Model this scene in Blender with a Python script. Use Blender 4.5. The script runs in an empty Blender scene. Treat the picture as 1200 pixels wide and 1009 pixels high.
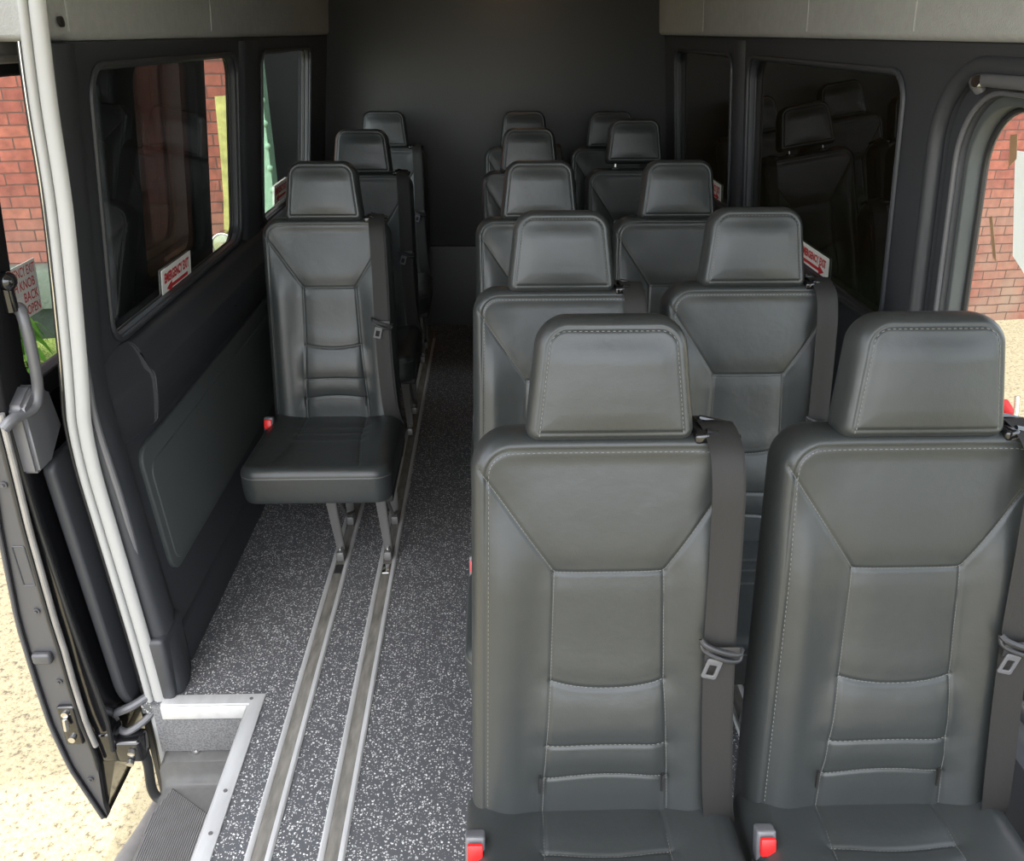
import bpy, bmesh, math, random
import numpy as np
from mathutils import Vector, Matrix
random.seed(7)
C = bpy.context.scene.collection
PI = math.pi

# ------------------------------------------------------------------ materials
def srgb(r, g, b):
    f = lambda c: c/12.92 if c <= .04045 else ((c+.055)/1.055)**2.4
    return (f(r/255), f(g/255), f(b/255), 1)

def new_mat(name):
    m = bpy.data.materials.new(name); m.use_nodes = True
    nt = m.node_tree
    return m, nt, nt.nodes, nt.links, nt.nodes['Principled BSDF']

def mat(name, col, rough=.5, metal=0, spec=.5, bump=0, bscale=200, var=0, vscale=8, coat=0, bdist=.001, detail=3, stretch=None):
    m, nt, N, L, P = new_mat(name)
    P.inputs['Base Color'].default_value = col
    P.inputs['Roughness'].default_value = rough
    P.inputs['Metallic'].default_value = metal
    P.inputs['Specular IOR Level'].default_value = spec
    P.inputs['Coat Weight'].default_value = coat
    if bump or var:
        tc = N.new('ShaderNodeTexCoord')
        src = tc.outputs['Object']
        if stretch:
            mp = N.new('ShaderNodeMapping'); mp.inputs['Scale'].default_value = stretch
            L.new(src, mp.inputs['Vector']); src = mp.outputs['Vector']
    if bump:
        n = N.new('ShaderNodeTexNoise'); n.inputs['Scale'].default_value = bscale; n.inputs['Detail'].default_value = detail
        L.new(src, n.inputs['Vector'])
        b = N.new('ShaderNodeBump'); b.inputs['Strength'].default_value = bump; b.inputs['Distance'].default_value = bdist
        L.new(n.outputs['Fac'], b.inputs['Height']); L.new(b.outputs['Normal'], P.inputs['Normal'])
    if var:
        n = N.new('ShaderNodeTexNoise'); n.inputs['Scale'].default_value = vscale; n.inputs['Detail'].default_value = 5
        L.new(src, n.inputs['Vector'])
        r = N.new('ShaderNodeMapRange'); r.inputs[3].default_value = 1-var; r.inputs[4].default_value = 1+var
        r.inputs[1].default_value = .3; r.inputs[2].default_value = .7
        L.new(n.outputs['Fac'], r.inputs[0])
        mx = N.new('ShaderNodeVectorMath'); mx.operation = 'SCALE'
        mx.inputs[0].default_value = col[:3]; L.new(r.outputs[0], mx.inputs['Scale'])
        L.new(mx.outputs[0], P.inputs['Base Color'])
    return m

def leather_mat():
    m, nt, N, L, P = new_mat('black_leatherette')
    P.inputs['Base Color'].default_value = (.026, .029, .0285, 1)
    P.inputs['Roughness'].default_value = .43
    P.inputs['Specular IOR Level'].default_value = .5
    tc = N.new('ShaderNodeTexCoord')
    v = N.new('ShaderNodeTexVoronoi'); v.inputs['Scale'].default_value = 620
    n = N.new('ShaderNodeTexNoise'); n.inputs['Scale'].default_value = 22; n.inputs['Detail'].default_value = 4
    L.new(tc.outputs['Object'], v.inputs['Vector']); L.new(tc.outputs['Object'], n.inputs['Vector'])
    b1 = N.new('ShaderNodeBump'); b1.inputs['Strength'].default_value = .14; b1.inputs['Distance'].default_value = .0006
    b2 = N.new('ShaderNodeBump'); b2.inputs['Strength'].default_value = .22; b2.inputs['Distance'].default_value = .006
    L.new(v.outputs['Distance'], b1.inputs['Height']); L.new(n.outputs['Fac'], b2.inputs['Height'])
    L.new(b1.outputs['Normal'], b2.inputs['Normal']); L.new(b2.outputs['Normal'], P.inputs['Normal'])
    n2 = N.new('ShaderNodeTexNoise'); n2.inputs['Scale'].default_value = 6; n2.inputs['Detail'].default_value = 6
    L.new(tc.outputs['Object'], n2.inputs['Vector'])
    r = N.new('ShaderNodeMapRange'); r.inputs[1].default_value = .3; r.inputs[2].default_value = .7
    r.inputs[3].default_value = .34; r.inputs[4].default_value = .43
    L.new(n2.outputs['Fac'], r.inputs[0]); L.new(r.outputs[0], P.inputs['Roughness'])
    return m

def floor_mat(name, base, speck):
    m, nt, N, L, P = new_mat(name)
    P.inputs['Roughness'].default_value = .5
    P.inputs['Specular IOR Level'].default_value = .45
    tc = N.new('ShaderNodeTexCoord')
    nz = N.new('ShaderNodeTexNoise'); nz.inputs['Scale'].default_value = 260; nz.inputs['Detail'].default_value = 2
    L.new(tc.outputs['Object'], nz.inputs['Vector'])
    mixv = N.new('ShaderNodeVectorMath'); mixv.operation = 'MULTIPLY_ADD'
    mixv.inputs[1].default_value = (.006, .006, .006); L.new(nz.outputs['Color'], mixv.inputs[0]); L.new(tc.outputs['Object'], mixv.inputs[2])
    masks = []
    for sc, dist, gate in ((125, .30, .50), (220, .33, .58)):
        v = N.new('ShaderNodeTexVoronoi'); v.inputs['Scale'].default_value = sc
        L.new(mixv.outputs[0], v.inputs['Vector'])
        lt = N.new('ShaderNodeMath'); lt.operation = 'LESS_THAN'; lt.inputs[1].default_value = dist
        L.new(v.outputs['Distance'], lt.inputs[0])
        sp = N.new('ShaderNodeSeparateColor'); L.new(v.outputs['Color'], sp.inputs[0])
        gt = N.new('ShaderNodeMath'); gt.operation = 'GREATER_THAN'; gt.inputs[1].default_value = gate
        L.new(sp.outputs[0], gt.inputs[0])
        mu = N.new('ShaderNodeMath'); mu.operation = 'MULTIPLY'
        L.new(lt.outputs[0], mu.inputs[0]); L.new(gt.outputs[0], mu.inputs[1])
        mu2 = N.new('ShaderNodeMath'); mu2.operation = 'MULTIPLY'
        mr = N.new('ShaderNodeMapRange'); mr.inputs[3].default_value = .45; mr.inputs[4].default_value = 1
        L.new(sp.outputs[1], mr.inputs[0])
        L.new(mu.outputs[0], mu2.inputs[0]); L.new(mr.outputs[0], mu2.inputs[1])
        masks.append(mu2)
    ma = N.new('ShaderNodeMath'); ma.operation = 'MAXIMUM'
    L.new(masks[0].outputs[0], ma.inputs[0]); L.new(masks[1].outputs[0], ma.inputs[1])
    mx = N.new('ShaderNodeMix'); mx.data_type = 'RGBA'
    mx.inputs[6].default_value = base; mx.inputs[7].default_value = speck
    L.new(ma.outputs[0], mx.inputs[0]); L.new(mx.outputs[2], P.inputs['Base Color'])
    b = N.new('ShaderNodeBump'); b.inputs['Strength'].default_value = .2; b.inputs['Distance'].default_value = .001
    L.new(nz.outputs['Fac'], b.inputs['Height']); L.new(b.outputs['Normal'], P.inputs['Normal'])
    return m

def glass_mat(name, tint, gloss=1.0, ior=1.5):
    m = bpy.data.materials.new(name); m.use_nodes = True
    nt = m.node_tree; N = nt.nodes; L = nt.links
    N.remove(N['Principled BSDF'])
    out = N['Material Output']
    t = N.new('ShaderNodeBsdfTransparent'); t.inputs[0].default_value = tint
    g = N.new('ShaderNodeBsdfGlossy'); g.inputs['Roughness'].default_value = .0; g.inputs[0].default_value = (gloss, gloss, gloss, 1)
    f = N.new('ShaderNodeFresnel'); f.inputs[0].default_value = ior
    mx = N.new('ShaderNodeMixShader')
    ge = N.new('ShaderNodeNewGeometry')
    sb = N.new('ShaderNodeMath'); sb.operation = 'SUBTRACT'; sb.inputs[0].default_value = 1; L.new(ge.outputs['Backfacing'], sb.inputs[1])
    ml = N.new('ShaderNodeMath'); ml.operation = 'MULTIPLY'; L.new(f.outputs[0], ml.inputs[0]); L.new(sb.outputs[0], ml.inputs[1])
    L.new(ml.outputs[0], mx.inputs[0]); L.new(t.outputs[0], mx.inputs[1]); L.new(g.outputs[0], mx.inputs[2])
    L.new(mx.outputs[0], out.inputs[0])
    return m

def brick_mat():
    m, nt, N, L, P = new_mat('red_brick_wall')
    P.inputs['Roughness'].default_value = .85
    tc = N.new('ShaderNodeTexCoord')
    mp = N.new('ShaderNodeMapping'); mp.inputs['Rotation'].default_value = (PI/2, 0, 0)
    L.new(tc.outputs['Object'], mp.inputs['Vector'])
    nz = N.new('ShaderNodeTexNoise'); nz.inputs['Scale'].default_value = 9; nz.inputs['Detail'].default_value = 6
    L.new(mp.outputs['Vector'], nz.inputs['Vector'])
    dv = N.new('ShaderNodeVectorMath'); dv.operation = 'MULTIPLY_ADD'; dv.inputs[1].default_value = (.014, .014, .014)
    L.new(nz.outputs['Color'], dv.inputs[0]); L.new(mp.outputs['Vector'], dv.inputs[2])
    br = N.new('ShaderNodeTexBrick'); br.inputs['Scale'].default_value = 1
    br.inputs['Brick Width'].default_value = .215; br.inputs['Row Height'].default_value = .077
    br.inputs['Mortar Size'].default_value = .005; br.inputs['Mortar Smooth'].default_value = .4
    br.inputs['Color1'].default_value = srgb(158, 92, 72); br.inputs['Color2'].default_value = srgb(136, 74, 60)
    br.inputs['Mortar'].default_value = srgb(90, 62, 54)
    L.new(dv.outputs[0], br.inputs['Vector'])
    # pale worn lower courses
    sep = N.new('ShaderNodeSeparateXYZ'); L.new(tc.outputs['Object'], sep.inputs[0])
    n2 = N.new('ShaderNodeTexNoise'); n2.inputs['Scale'].default_value = 1.6; n2.inputs['Detail'].default_value = 6
    L.new(tc.outputs['Object'], n2.inputs['Vector'])
    r = N.new('ShaderNodeMapRange'); r.inputs[1].default_value = .75; r.inputs[2].default_value = -.15; r.inputs[3].default_value = 0; r.inputs[4].default_value = .85
    L.new(sep.outputs['Z'], r.inputs[0])
    mu = N.new('ShaderNodeMath'); mu.operation = 'MULTIPLY'; L.new(r.outputs[0], mu.inputs[0])
    r2 = N.new('ShaderNodeMapRange'); r2.inputs[1].default_value = .35; r2.inputs[2].default_value = .6
    L.new(n2.outputs['Fac'], r2.inputs[0]); L.new(r2.outputs[0], mu.inputs[1])
    mx = N.new('ShaderNodeMix'); mx.data_type = 'RGBA'; mx.inputs[7].default_value = srgb(140, 120, 102)
    n3 = N.new('ShaderNodeTexNoise'); n3.inputs['Scale'].default_value = 14; n3.inputs['Detail'].default_value = 6
    L.new(tc.outputs['Object'], n3.inputs['Vector'])
    r3 = N.new('ShaderNodeMapRange'); r3.inputs[1].default_value = .3; r3.inputs[2].default_value = .7; r3.inputs[3].default_value = .58; r3.inputs[4].default_value = 1.05
    L.new(n3.outputs['Fac'], r3.inputs[0])
    sc3 = N.new('ShaderNodeVectorMath'); sc3.operation = 'SCALE'; L.new(br.outputs['Color'], sc3.inputs[0]); L.new(r3.outputs[0], sc3.inputs['Scale'])
    L.new(mu.outputs[0], mx.inputs[0]); L.new(sc3.outputs[0], mx.inputs[6])
    # keep the joints visible
    mx2 = N.new('ShaderNodeMix'); mx2.data_type = 'RGBA'; mx2.inputs[7].default_value = srgb(88, 66, 56)
    L.new(br.outputs['Fac'], mx2.inputs[0]); L.new(mx.outputs[2], mx2.inputs[6])
    L.new(mx2.outputs[2], P.inputs['Base Color'])
    b = N.new('ShaderNodeBump'); b.inputs['Strength'].default_value = .8; b.inputs['Distance'].default_value = .012; b.invert = True
    L.new(br.outputs['Fac'], b.inputs['Height'])
    L.new(b.outputs['Normal'], P.inputs['Normal'])
    return m

def ground_mat():
    m, nt, N, L, P = new_mat('pale_asphalt')
    P.inputs['Roughness'].default_value = .9
    tc = N.new('ShaderNodeTexCoord')
    v = N.new('ShaderNodeTexVoronoi'); v.inputs['Scale'].default_value = 38
    n = N.new('ShaderNodeTexNoise'); n.inputs['Scale'].default_value = 55; n.inputs['Detail'].default_value = 8; n.inputs['Roughness'].default_value = .65
    L.new(tc.outputs['Object'], v.inputs['Vector']); L.new(tc.outputs['Object'], n.inputs['Vector'])
    cr = N.new('ShaderNodeValToRGB')
    e = cr.color_ramp.elements
    e[0].position = .36; e[0].color = srgb(112, 102, 86)
    e[1].position = .46; e[1].color = srgb(176, 165, 130)
    e3 = cr.color_ramp.elements.new(.68); e3.color = srgb(190, 178, 146)
    L.new(n.outputs['Fac'], cr.inputs[0]); L.new(cr.outputs[0], P.inputs['Base Color'])
    b = N.new('ShaderNodeBump'); b.inputs['Strength'].default_value = .6; b.inputs['Distance'].default_value = .01
    L.new(n.outputs['Fac'], b.inputs['Height']); L.new(b.outputs['Normal'], P.inputs['Normal'])
    return m

M = {}
M['leather'] = leather_mat()
M['piping'] = mat('grey_piping', (.07, .072, .07, 1), .35)
M['thread'] = mat('grey_thread', srgb(104, 104, 100), .7)
M['dark_seam'] = mat('dark_seam', (.012, .012, .012, 1), .7)
M['plastic'] = mat('black_plastic', (.02, .02, .021, 1), .45, bump=.1, bscale=500)
M['plastic_gloss'] = mat('gloss_black_paint', (.008, .008, .009, 1), .12, coat=.5)
M['belt'] = mat('belt_webbing', (.020, .019, .018, 1), .6, spec=.25, bump=.5, bscale=500, stretch=(1, 1, .1), bdist=.0006)
M['red'] = mat('red_button', (.75, .012, .012, 1), .35)
M['leg'] = mat('grey_leg_metal', (.16, .155, .15, 1), .45, metal=.4)
M['steel'] = mat('bright_steel', (.55, .54, .52, 1), .28, metal=1)
M['alu'] = mat('brushed_aluminium', (.55, .55, .54, 1), .4, metal=.35, bump=.15, bscale=90, stretch=(1, .2, 1), var=.1, vscale=30)
M['track_insert'] = mat('track_insert', (.16, .15, .13, 1), .6, var=.35, vscale=60, stretch=(1, .25, 1), bump=.3, bscale=120)
M['floor'] = floor_mat('speckled_rubber_floor', (.072, .074, .078, 1), (.72, .71, .68, 1))
M['riser'] = mat('carpet_riser', (.12, .12, .122, 1), .9, bump=.8, bscale=300, var=.4, vscale=200)
M['trim'] = mat('dark_wall_vinyl', (.032, .034, .038, 1), .5, bump=.08, bscale=400)
M['panel'] = mat('grey_inset_panel', (.062, .069, .068, 1), .55, bump=.08, bscale=500)
M['rear'] = mat('black_rear_vinyl', (.036, .038, .037, 1), .5, bump=.15, bscale=300)
M['bin'] = mat('grey_headliner', (.30, .305, .30, 1), .8, bump=.7, bscale=260, bdist=.002, detail=2, var=.06, vscale=40)
M['seal'] = mat('grey_door_seal', (.31, .31, .30, 1), .6, bump=.5, bscale=160, stretch=(.3, .3, 1))
M['rubber'] = mat('black_rubber', (.018, .018, .018, 1), .4)
M['door_flange'] = mat('grey_door_flange', (.055, .055, .058, 1), .4)
M['door_strip'] = mat('worn_grey_strip', (.25, .24, .23, 1), .35, metal=.4, var=.15, vscale=20)
M['step'] = mat('grey_step_plastic', (.19, .187, .18, 1), .5, bump=.15, bscale=300, var=.1, vscale=30)
M['step_mat'] = mat('ribbed_step_pad', (.07, .067, .065, 1), .6)
M['handle'] = mat('grey_handle', (.10, .10, .105, 1), .3, bump=.1, bscale=400)
M['glass_tint'] = glass_mat('tinted_glass', (.075, .105, .09, 1))
M['glass_clear'] = glass_mat('clear_glass', (.97, .985, .98, 1))
M['glass_mid'] = glass_mat('lightly_tinted_glass', (.93, .96, .94, 1))
M['glass_dark'] = glass_mat('privacy_glass', (.16, .16, .155, 1))
M['sticker'] = mat('white_sticker', srgb(235, 234, 226), .5)
M['letter'] = mat('red_lettering', srgb(196, 45, 48), .5)
M['paper'] = mat('white_paper', srgb(238, 238, 238), .8)
M['tape'] = mat('brown_tape', srgb(170, 130, 95), .6)
def paper_mat():
    m, nt, N, L, P = new_mat('white_paper')
    P.inputs['Base Color'].default_value = srgb(240, 240, 238); P.inputs['Roughness'].default_value = .8
    t = N.new('ShaderNodeBsdfTranslucent'); t.inputs[0].default_value = srgb(240, 240, 236)
    mx = N.new('ShaderNodeMixShader'); mx.inputs[0].default_value = .5
    L.new(P.outputs[0], mx.inputs[1]); L.new(t.outputs[0], mx.inputs[2]); L.new(mx.outputs[0], N['Material Output'].inputs[0])
    return m
M['paper'] = paper_mat()
M['brick'] = brick_mat()
M['ground'] = ground_mat()
M['yellow'] = mat('yellow_paint', srgb(176, 172, 100), .8, var=.3, vscale=14)
M['green_steel'] = mat('green_painted_steel', srgb(140, 176, 146), .6, var=.12, vscale=20)
M['concrete'] = mat('mossy_concrete', srgb(96, 106, 92), .9, var=.2, vscale=8, bump=.5, bscale=40, bdist=.01)
M['foundation'] = mat('dark_concrete', srgb(58, 68, 58), .9, var=.3, vscale=10, bump=.5, bscale=40, bdist=.01)
M['leaf'] = mat('green_leaf', srgb(92, 140, 48), .5)
M['grass'] = mat('mossy_grass', srgb(150, 168, 84), .9, var=.25, vscale=25, bump=1, bscale=60, bdist=.03)
M['black_metal'] = mat('black_container_paint', (.006, .006, .007, 1), .8, spec=.2)
M['lens'] = mat('pale_lamp_lens', srgb(140, 146, 108), .15, coat=1)
M['chrome'] = mat('dull_chrome', (.5, .5, .48, 1), .2, metal=1)

# ------------------------------------------------------------------ helpers
def link(name, me, m, parent=None, smooth=True, sharp=None):
    o = bpy.data.objects.new(name, me)
    if m is not None and not me.materials: me.materials.append(m)
    if smooth:
        for p in me.polygons: p.use_smooth = True
        if sharp is not None:
            me.set_sharp_from_angle(angle=math.radians(sharp))
    C.objects.link(o)
    if parent: o.parent = parent
    return o

def mesh_from(name, verts, faces, m, parent=None, smooth=True, sharp=None):
    me = bpy.data.meshes.new(name)
    me.from_pydata([tuple(v) for v in verts], [], [tuple(f) for f in faces]); me.update()
    return link(name, me, m, parent, smooth, sharp)

def bm_obj(name, bm, m, parent=None, smooth=True, sharp=35):
    me = bpy.data.meshes.new(name)
    bmesh.ops.recalc_face_normals(bm, faces=bm.faces)
    bm.to_mesh(me); bm.free()
    return link(name, me, m, parent, smooth, sharp)

def box(bm, x0, x1, y0, y1, z0, z1, bev=0, seg=2, rot=None):
    r = bmesh.ops.create_cube(bm, size=1)
    vs = r['verts']
    for v in vs:
        v.co = Vector(((x0+x1)/2 + v.co.x*(x1-x0), (y0+y1)/2 + v.co.y*(y1-y0), (z0+z1)/2 + v.co.z*(z1-z0)))
    if bev:
        es = list({e for v in vs for e in v.link_edges})
        g = bmesh.ops.bevel(bm, geom=es, offset=bev, segments=seg, affect='EDGES', profile=.5)
        vs = g['verts'] if rot is not None else vs
    if rot is not None:
        c = Vector(((x0+x1)/2, (y0+y1)/2, (z0+z1)/2))
        bmesh.ops.rotate(bm, cent=c, matrix=rot, verts=list({v for v in vs if v.is_valid}))

def tube(bm, pts, r, n=10, cap=True, flat=None):
    pts = [Vector(p) for p in pts]
    rr = r if isinstance(r, (list, tuple)) else [r]*len(pts)
    rings = []
    up = Vector((0, 0, 1))
    prev = None
    for i, p in enumerate(pts):
        d = (pts[min(i+1, len(pts)-1)] - pts[max(i-1, 0)]).normalized()
        if prev is None:
            a = d.cross(up)
            if a.length < .2: a = d.cross(Vector((0, 1, 0)))
            a.normalize()
        else:
            a = (prev - d*prev.dot(d)).normalized()
        b = d.cross(a); prev = a
        fl = flat or (1, 1)
        rings.append([bm.verts.new(p + (a*math.cos(2*PI*k/n)*fl[0] + b*math.sin(2*PI*k/n)*fl[1])*rr[i]) for k in range(n)])
    for i in range(len(rings)-1):
        for k in range(n):
            bm.faces.new((rings[i][k], rings[i][(k+1) % n], rings[i+1][(k+1) % n], rings[i+1][k]))
    if cap:
        bm.faces.new(rings[0][::-1]); bm.faces.new(rings[-1])

def smooth_path(pts, n=8):
    P = [Vector(p) for p in pts]; out = []
    Q = [P[0]*2-P[1]] + P + [P[-1]*2-P[-2]]
    for i in range(1, len(Q)-2):
        for k in range(n):
            t = k/n
            a, b, c, d = Q[i-1], Q[i], Q[i+1], Q[i+2]
            out.append(.5*((2*b) + (c-a)*t + (2*a-5*b+4*c-d)*t*t + (3*b-a-3*c+d)*t**3))
    out.append(P[-1])
    return out

def cyl(bm, c, axis, r, h, n=20, r2=None):
    c = Vector(c); ax = Vector(axis).normalized()
    q = Vector((0, 0, 1)).rotation_difference(ax).to_matrix().to_4x4()
    bmesh.ops.create_cone(bm, cap_ends=True, segments=n, radius1=r, radius2=r if r2 is None else r2, depth=h, matrix=Matrix.Translation(c) @ q)

def rrect(u0, u1, v0, v1, r, n=7):
    rs = r if isinstance(r, (list, tuple)) else [r]*4   # bl, br, tr, tl
    out = []
    cs = ((u0+rs[0], v0+rs[0], PI, rs[0]), (u1-rs[1], v0+rs[1], 1.5*PI, rs[1]), (u1-rs[2], v1-rs[2], 0, rs[2]), (u0+rs[3], v1-rs[3], .5*PI, rs[3]))
    for cx, cy, a0, rr in cs:
        for k in range(n+1):
            a = a0 + .5*PI*k/n
            out.append((cx+rr*math.cos(a), cy+rr*math.sin(a)))
    return out

def plate(name, outer, holes, th, bev, m, mapf, parent=None, sharp=30):
    """filled 2D outline with holes, extruded; mapf(u, v, w) -> xyz"""
    cu = bpy.data.curves.new('tmp', 'CURVE'); cu.dimensions = '2D'; cu.fill_mode = 'BOTH'
    cu.extrude = max(th/2-bev, 0); cu.bevel_depth = bev; cu.bevel_resolution = 2; cu.offset = -bev
    for pl in [outer]+list(holes):
        s = cu.splines.new('POLY'); s.points.add(len(pl)-1)
        for i, p in enumerate(pl): s.points[i].co = (p[0], p[1], 0, 1)
        s.use_cyclic_u = True
    o = bpy.data.objects.new('tmp', cu); C.objects.link(o)
    dg = bpy.context.evaluated_depsgraph_get()
    me = bpy.data.meshes.new_from_object(o.evaluated_get(dg))
    bpy.data.objects.remove(o); bpy.data.curves.remove(cu)
    me.materials.clear()
    bm = bmesh.new(); bm.from_mesh(me)
    bmesh.ops.remove_doubles(bm, verts=bm.verts, dist=1e-5)
    for v in bm.verts: v.co = Vector(mapf(v.co.x, v.co.y, v.co.z))
    bmesh.ops.recalc_face_normals(bm, faces=bm.faces)
    me2 = bpy.data.meshes.new(name); bm.to_mesh(me2); bm.free(); bpy.data.meshes.remove(me)
    return link(name, me2, m, parent, True, sharp)

def text_obj(name, body, w, h, m, mapf, parent, th=.0006, bold=.012):
    cu = bpy.data.curves.new('txt', 'FONT'); cu.body = body; cu.align_x = 'CENTER'; cu.align_y = 'CENTER'
    cu.offset = bold; cu.space_line = .8; cu.resolution_u = 3
    o = bpy.data.objects.new('tmp', cu); C.objects.link(o)
    dg = bpy.context.evaluated_depsgraph_get()
    me = bpy.data.meshes.new_from_object(o.evaluated_get(dg))
    bpy.data.objects.remove(o)
    xs = [v.co.x for v in me.vertices]; ys = [v.co.y for v in me.vertices]
    x0, x1, y0, y1 = min(xs), max(xs), min(ys), max(ys)
    for v in me.vertices:
        v.co = Vector(mapf((v.co.x-(x0+x1)/2)/(x1-x0)*w, (v.co.y-(y0+y1)/2)/(y1-y0)*h, th))
    me.materials.clear(); me.update()
    return link(name, me, m, parent, False)

def tag(o, label=None, cat=None, group=None, kind=None):
    if label: o['label'] = label
    if cat: o['category'] = cat
    if group: o['group'] = group
    if kind: o['kind'] = kind
    return o

def empty(name, loc=(0, 0, 0)):
    o = bpy.data.objects.new(name, None); o.location = loc; o.empty_display_size = .1
    C.objects.link(o); return o

def struct(o): o['kind'] = 'structure'; return o

def copy_tree(o, parent=None):
    c = o.copy(); C.objects.link(c)
    if parent: c.parent = parent
    for ch in o.children: copy_tree(ch, c)
    return c

# ------------------------------------------------------------------ upholstery generator
def sstep(a, b, x):
    t = np.clip((x-a)/(b-a), 0, 1); return t*t*(3-2*t)

def seg_dist(x, t, poly):
    d = np.full(x.shape, 9.)
    for (ax, at), (bx, bt) in zip(poly[:-1], poly[1:]):
        vx, vt = bx-ax, bt-at; L2 = vx*vx+vt*vt
        k = np.clip(((x-ax)*vx+(t-at)*vt)/L2, 0, 1)
        d = np.minimum(d, np.hypot(x-ax-k*vx, t-at-k*vt))
    return d

class Pad:
    def __init__(s, wb, wt, H, rb, rt, Df, Db, rf, rfb, perim, seams, feat=None, puff=.003, groove=.003, skew=0):
        s.__dict__.update(locals())
    def W(s, t): return s.wb + (s.wt-s.wb)*np.clip(t/s.H, 0, 1)
    def hw(s, t):
        W = s.W(t)
        a = np.clip((t-(s.H-s.rt))/s.rt, 0, 1); top = s.rt*(1-np.sqrt(np.maximum(1-a*a, 0)))
        if s.rb > 0:
            b = np.clip((s.rb-t)/s.rb, 0, 1); bot = s.rb*(1-np.sqrt(np.maximum(1-b*b, 0)))
        else: bot = 0
        return W-top-bot
    def dist(s, x, t):
        W = s.W(t); ax = np.abs(x)
        d = np.minimum(W-ax, s.H-t)
        qx, qt = ax-(W-s.rt), t-(s.H-s.rt)
        d = np.where((qx > 0) & (qt > 0), s.rt-np.hypot(qx, qt), d)
        d = np.minimum(d, t) if s.rb > 0 else d
        if s.rb > 0:
            qx, qt = ax-(W-s.rb), s.rb-t
            d = np.where((qx > 0) & (qt > 0), s.rb-np.hypot(qx, qt), d)
        return np.maximum(d, 0)
    def sdist(s, x, t):
        W = s.W(t); a = np.maximum(W-np.abs(x), 1e-4); b = np.maximum(s.H-t, 1e-4)
        q = a**-2.2 + b**-2.2
        if s.rb > 0: q = q + np.maximum(t, 1e-4)**-2.2
        return q**(-1/2.2)
    def front(s, x, t):
        d = s.dist(x, t); dsm = s.sdist(x, t)
        k = np.clip(1-d/s.rf, 0, 1)
        z = s.Df*np.power(np.maximum(1-np.power(k, 2.4), 0), 1/2.4)
        if s.perim:
            e = np.abs(d-s.perim)
            z = z - s.groove*np.exp(-(e/.0032)**2) + s.puff*1.1*(1-np.exp(-(np.maximum(dsm-s.perim*.75, 0)/.045)**2))
        for poly in s.seams:
            e = seg_dist(x, t, poly)
            z = z - s.groove*np.exp(-(e/.0034)**2) - s.puff*np.exp(-(e/.022)**2)*sstep(s.rf*.6, s.rf*1.6, d)
        if s.feat is not None: z = z + s.feat(x, t)*sstep(0, .05, d)
        return z
    def back(s, x, t):
        d = s.dist(x, t); k = np.clip(1-d/s.rfb, 0, 1)
        return -s.Db*np.power(np.maximum(1-np.power(k, 2.6), 0), 1/2.6)
    def build(s, nx, nt, mapf):
        u = np.linspace(-1, 1, nx); uu = np.sign(u)*(1-(1-np.abs(u))**1.35)
        # concentrate rows near rounded ends
        ts = [np.linspace(s.rb if s.rb > 0 else 0, s.H-s.rt, nt)]
        a = np.linspace(0, PI/2, 22)[1:]
        ts.append(s.H-s.rt+s.rt*np.sin(a))
        if s.rb > 0: ts.insert(0, (s.rb-s.rb*np.sin(a))[::-1])
        t = np.concatenate(ts)
        T, U = np.meshgrid(t, uu, indexing='ij')
        Xg = U*s.hw(T)
        F = s.front(Xg, T); B = s.back(Xg, T)
        F[:, 0] = 0; F[:, -1] = 0; B[:, 0] = 0; B[:, -1] = 0; F[-1, :] = 0; B[-1, :] = 0
        if s.rb > 0: F[0, :] = 0; B[0, :] = 0
        n, m_ = T.shape
        P1 = mapf(Xg, T, F); P2 = mapf(Xg, T, B)
        V = np.concatenate([np.stack(P1, -1).reshape(-1, 3), np.stack(P2, -1).reshape(-1, 3)])
        i = np.arange(n*m_).reshape(n, m_)
        f1 = np.stack([i[:-1, :-1], i[:-1, 1:], i[1:, 1:], i[1:, :-1]], -1).reshape(-1, 4)
        j = i + n*m_
        f2 = np.stack([j[:-1, :-1], j[1:, :-1], j[1:, 1:], j[:-1, 1:]], -1).reshape(-1, 4)
        return V, np.concatenate([f1, f2])

def pad_obj(name, pad, nx, nt, mapf, m, parent):
    V, F = pad.build(nx, nt, mapf)
    me = bpy.data.meshes.new(name)
    me.from_pydata(V.tolist(), [], F.tolist()); me.update()
    bm = bmesh.new(); bm.from_mesh(me)
    bmesh.ops.remove_doubles(bm, verts=bm.verts, dist=2e-5)
    bmesh.ops.recalc_face_normals(bm, faces=bm.faces)
    bm.to_mesh(me); bm.free()
    return link(name, me, m, parent, True)

def resample(poly, step):
    pts = []
    for (ax, at), (bx, bt) in zip(poly[:-1], poly[1:]):
        n = max(1, int(math.hypot(bx-ax, bt-at)/.002))
        for k in range(n): pts.append((ax+(bx-ax)*k/n, at+(bt-at)*k/n))
    pts.append(poly[-1])
    out = [pts[0]]; acc = 0
    for a, b in zip(pts[:-1], pts[1:]):
        acc += math.hypot(b[0]-a[0], b[1]-a[1])
        if acc >= step: out.append(b); acc = 0
    return out

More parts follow.
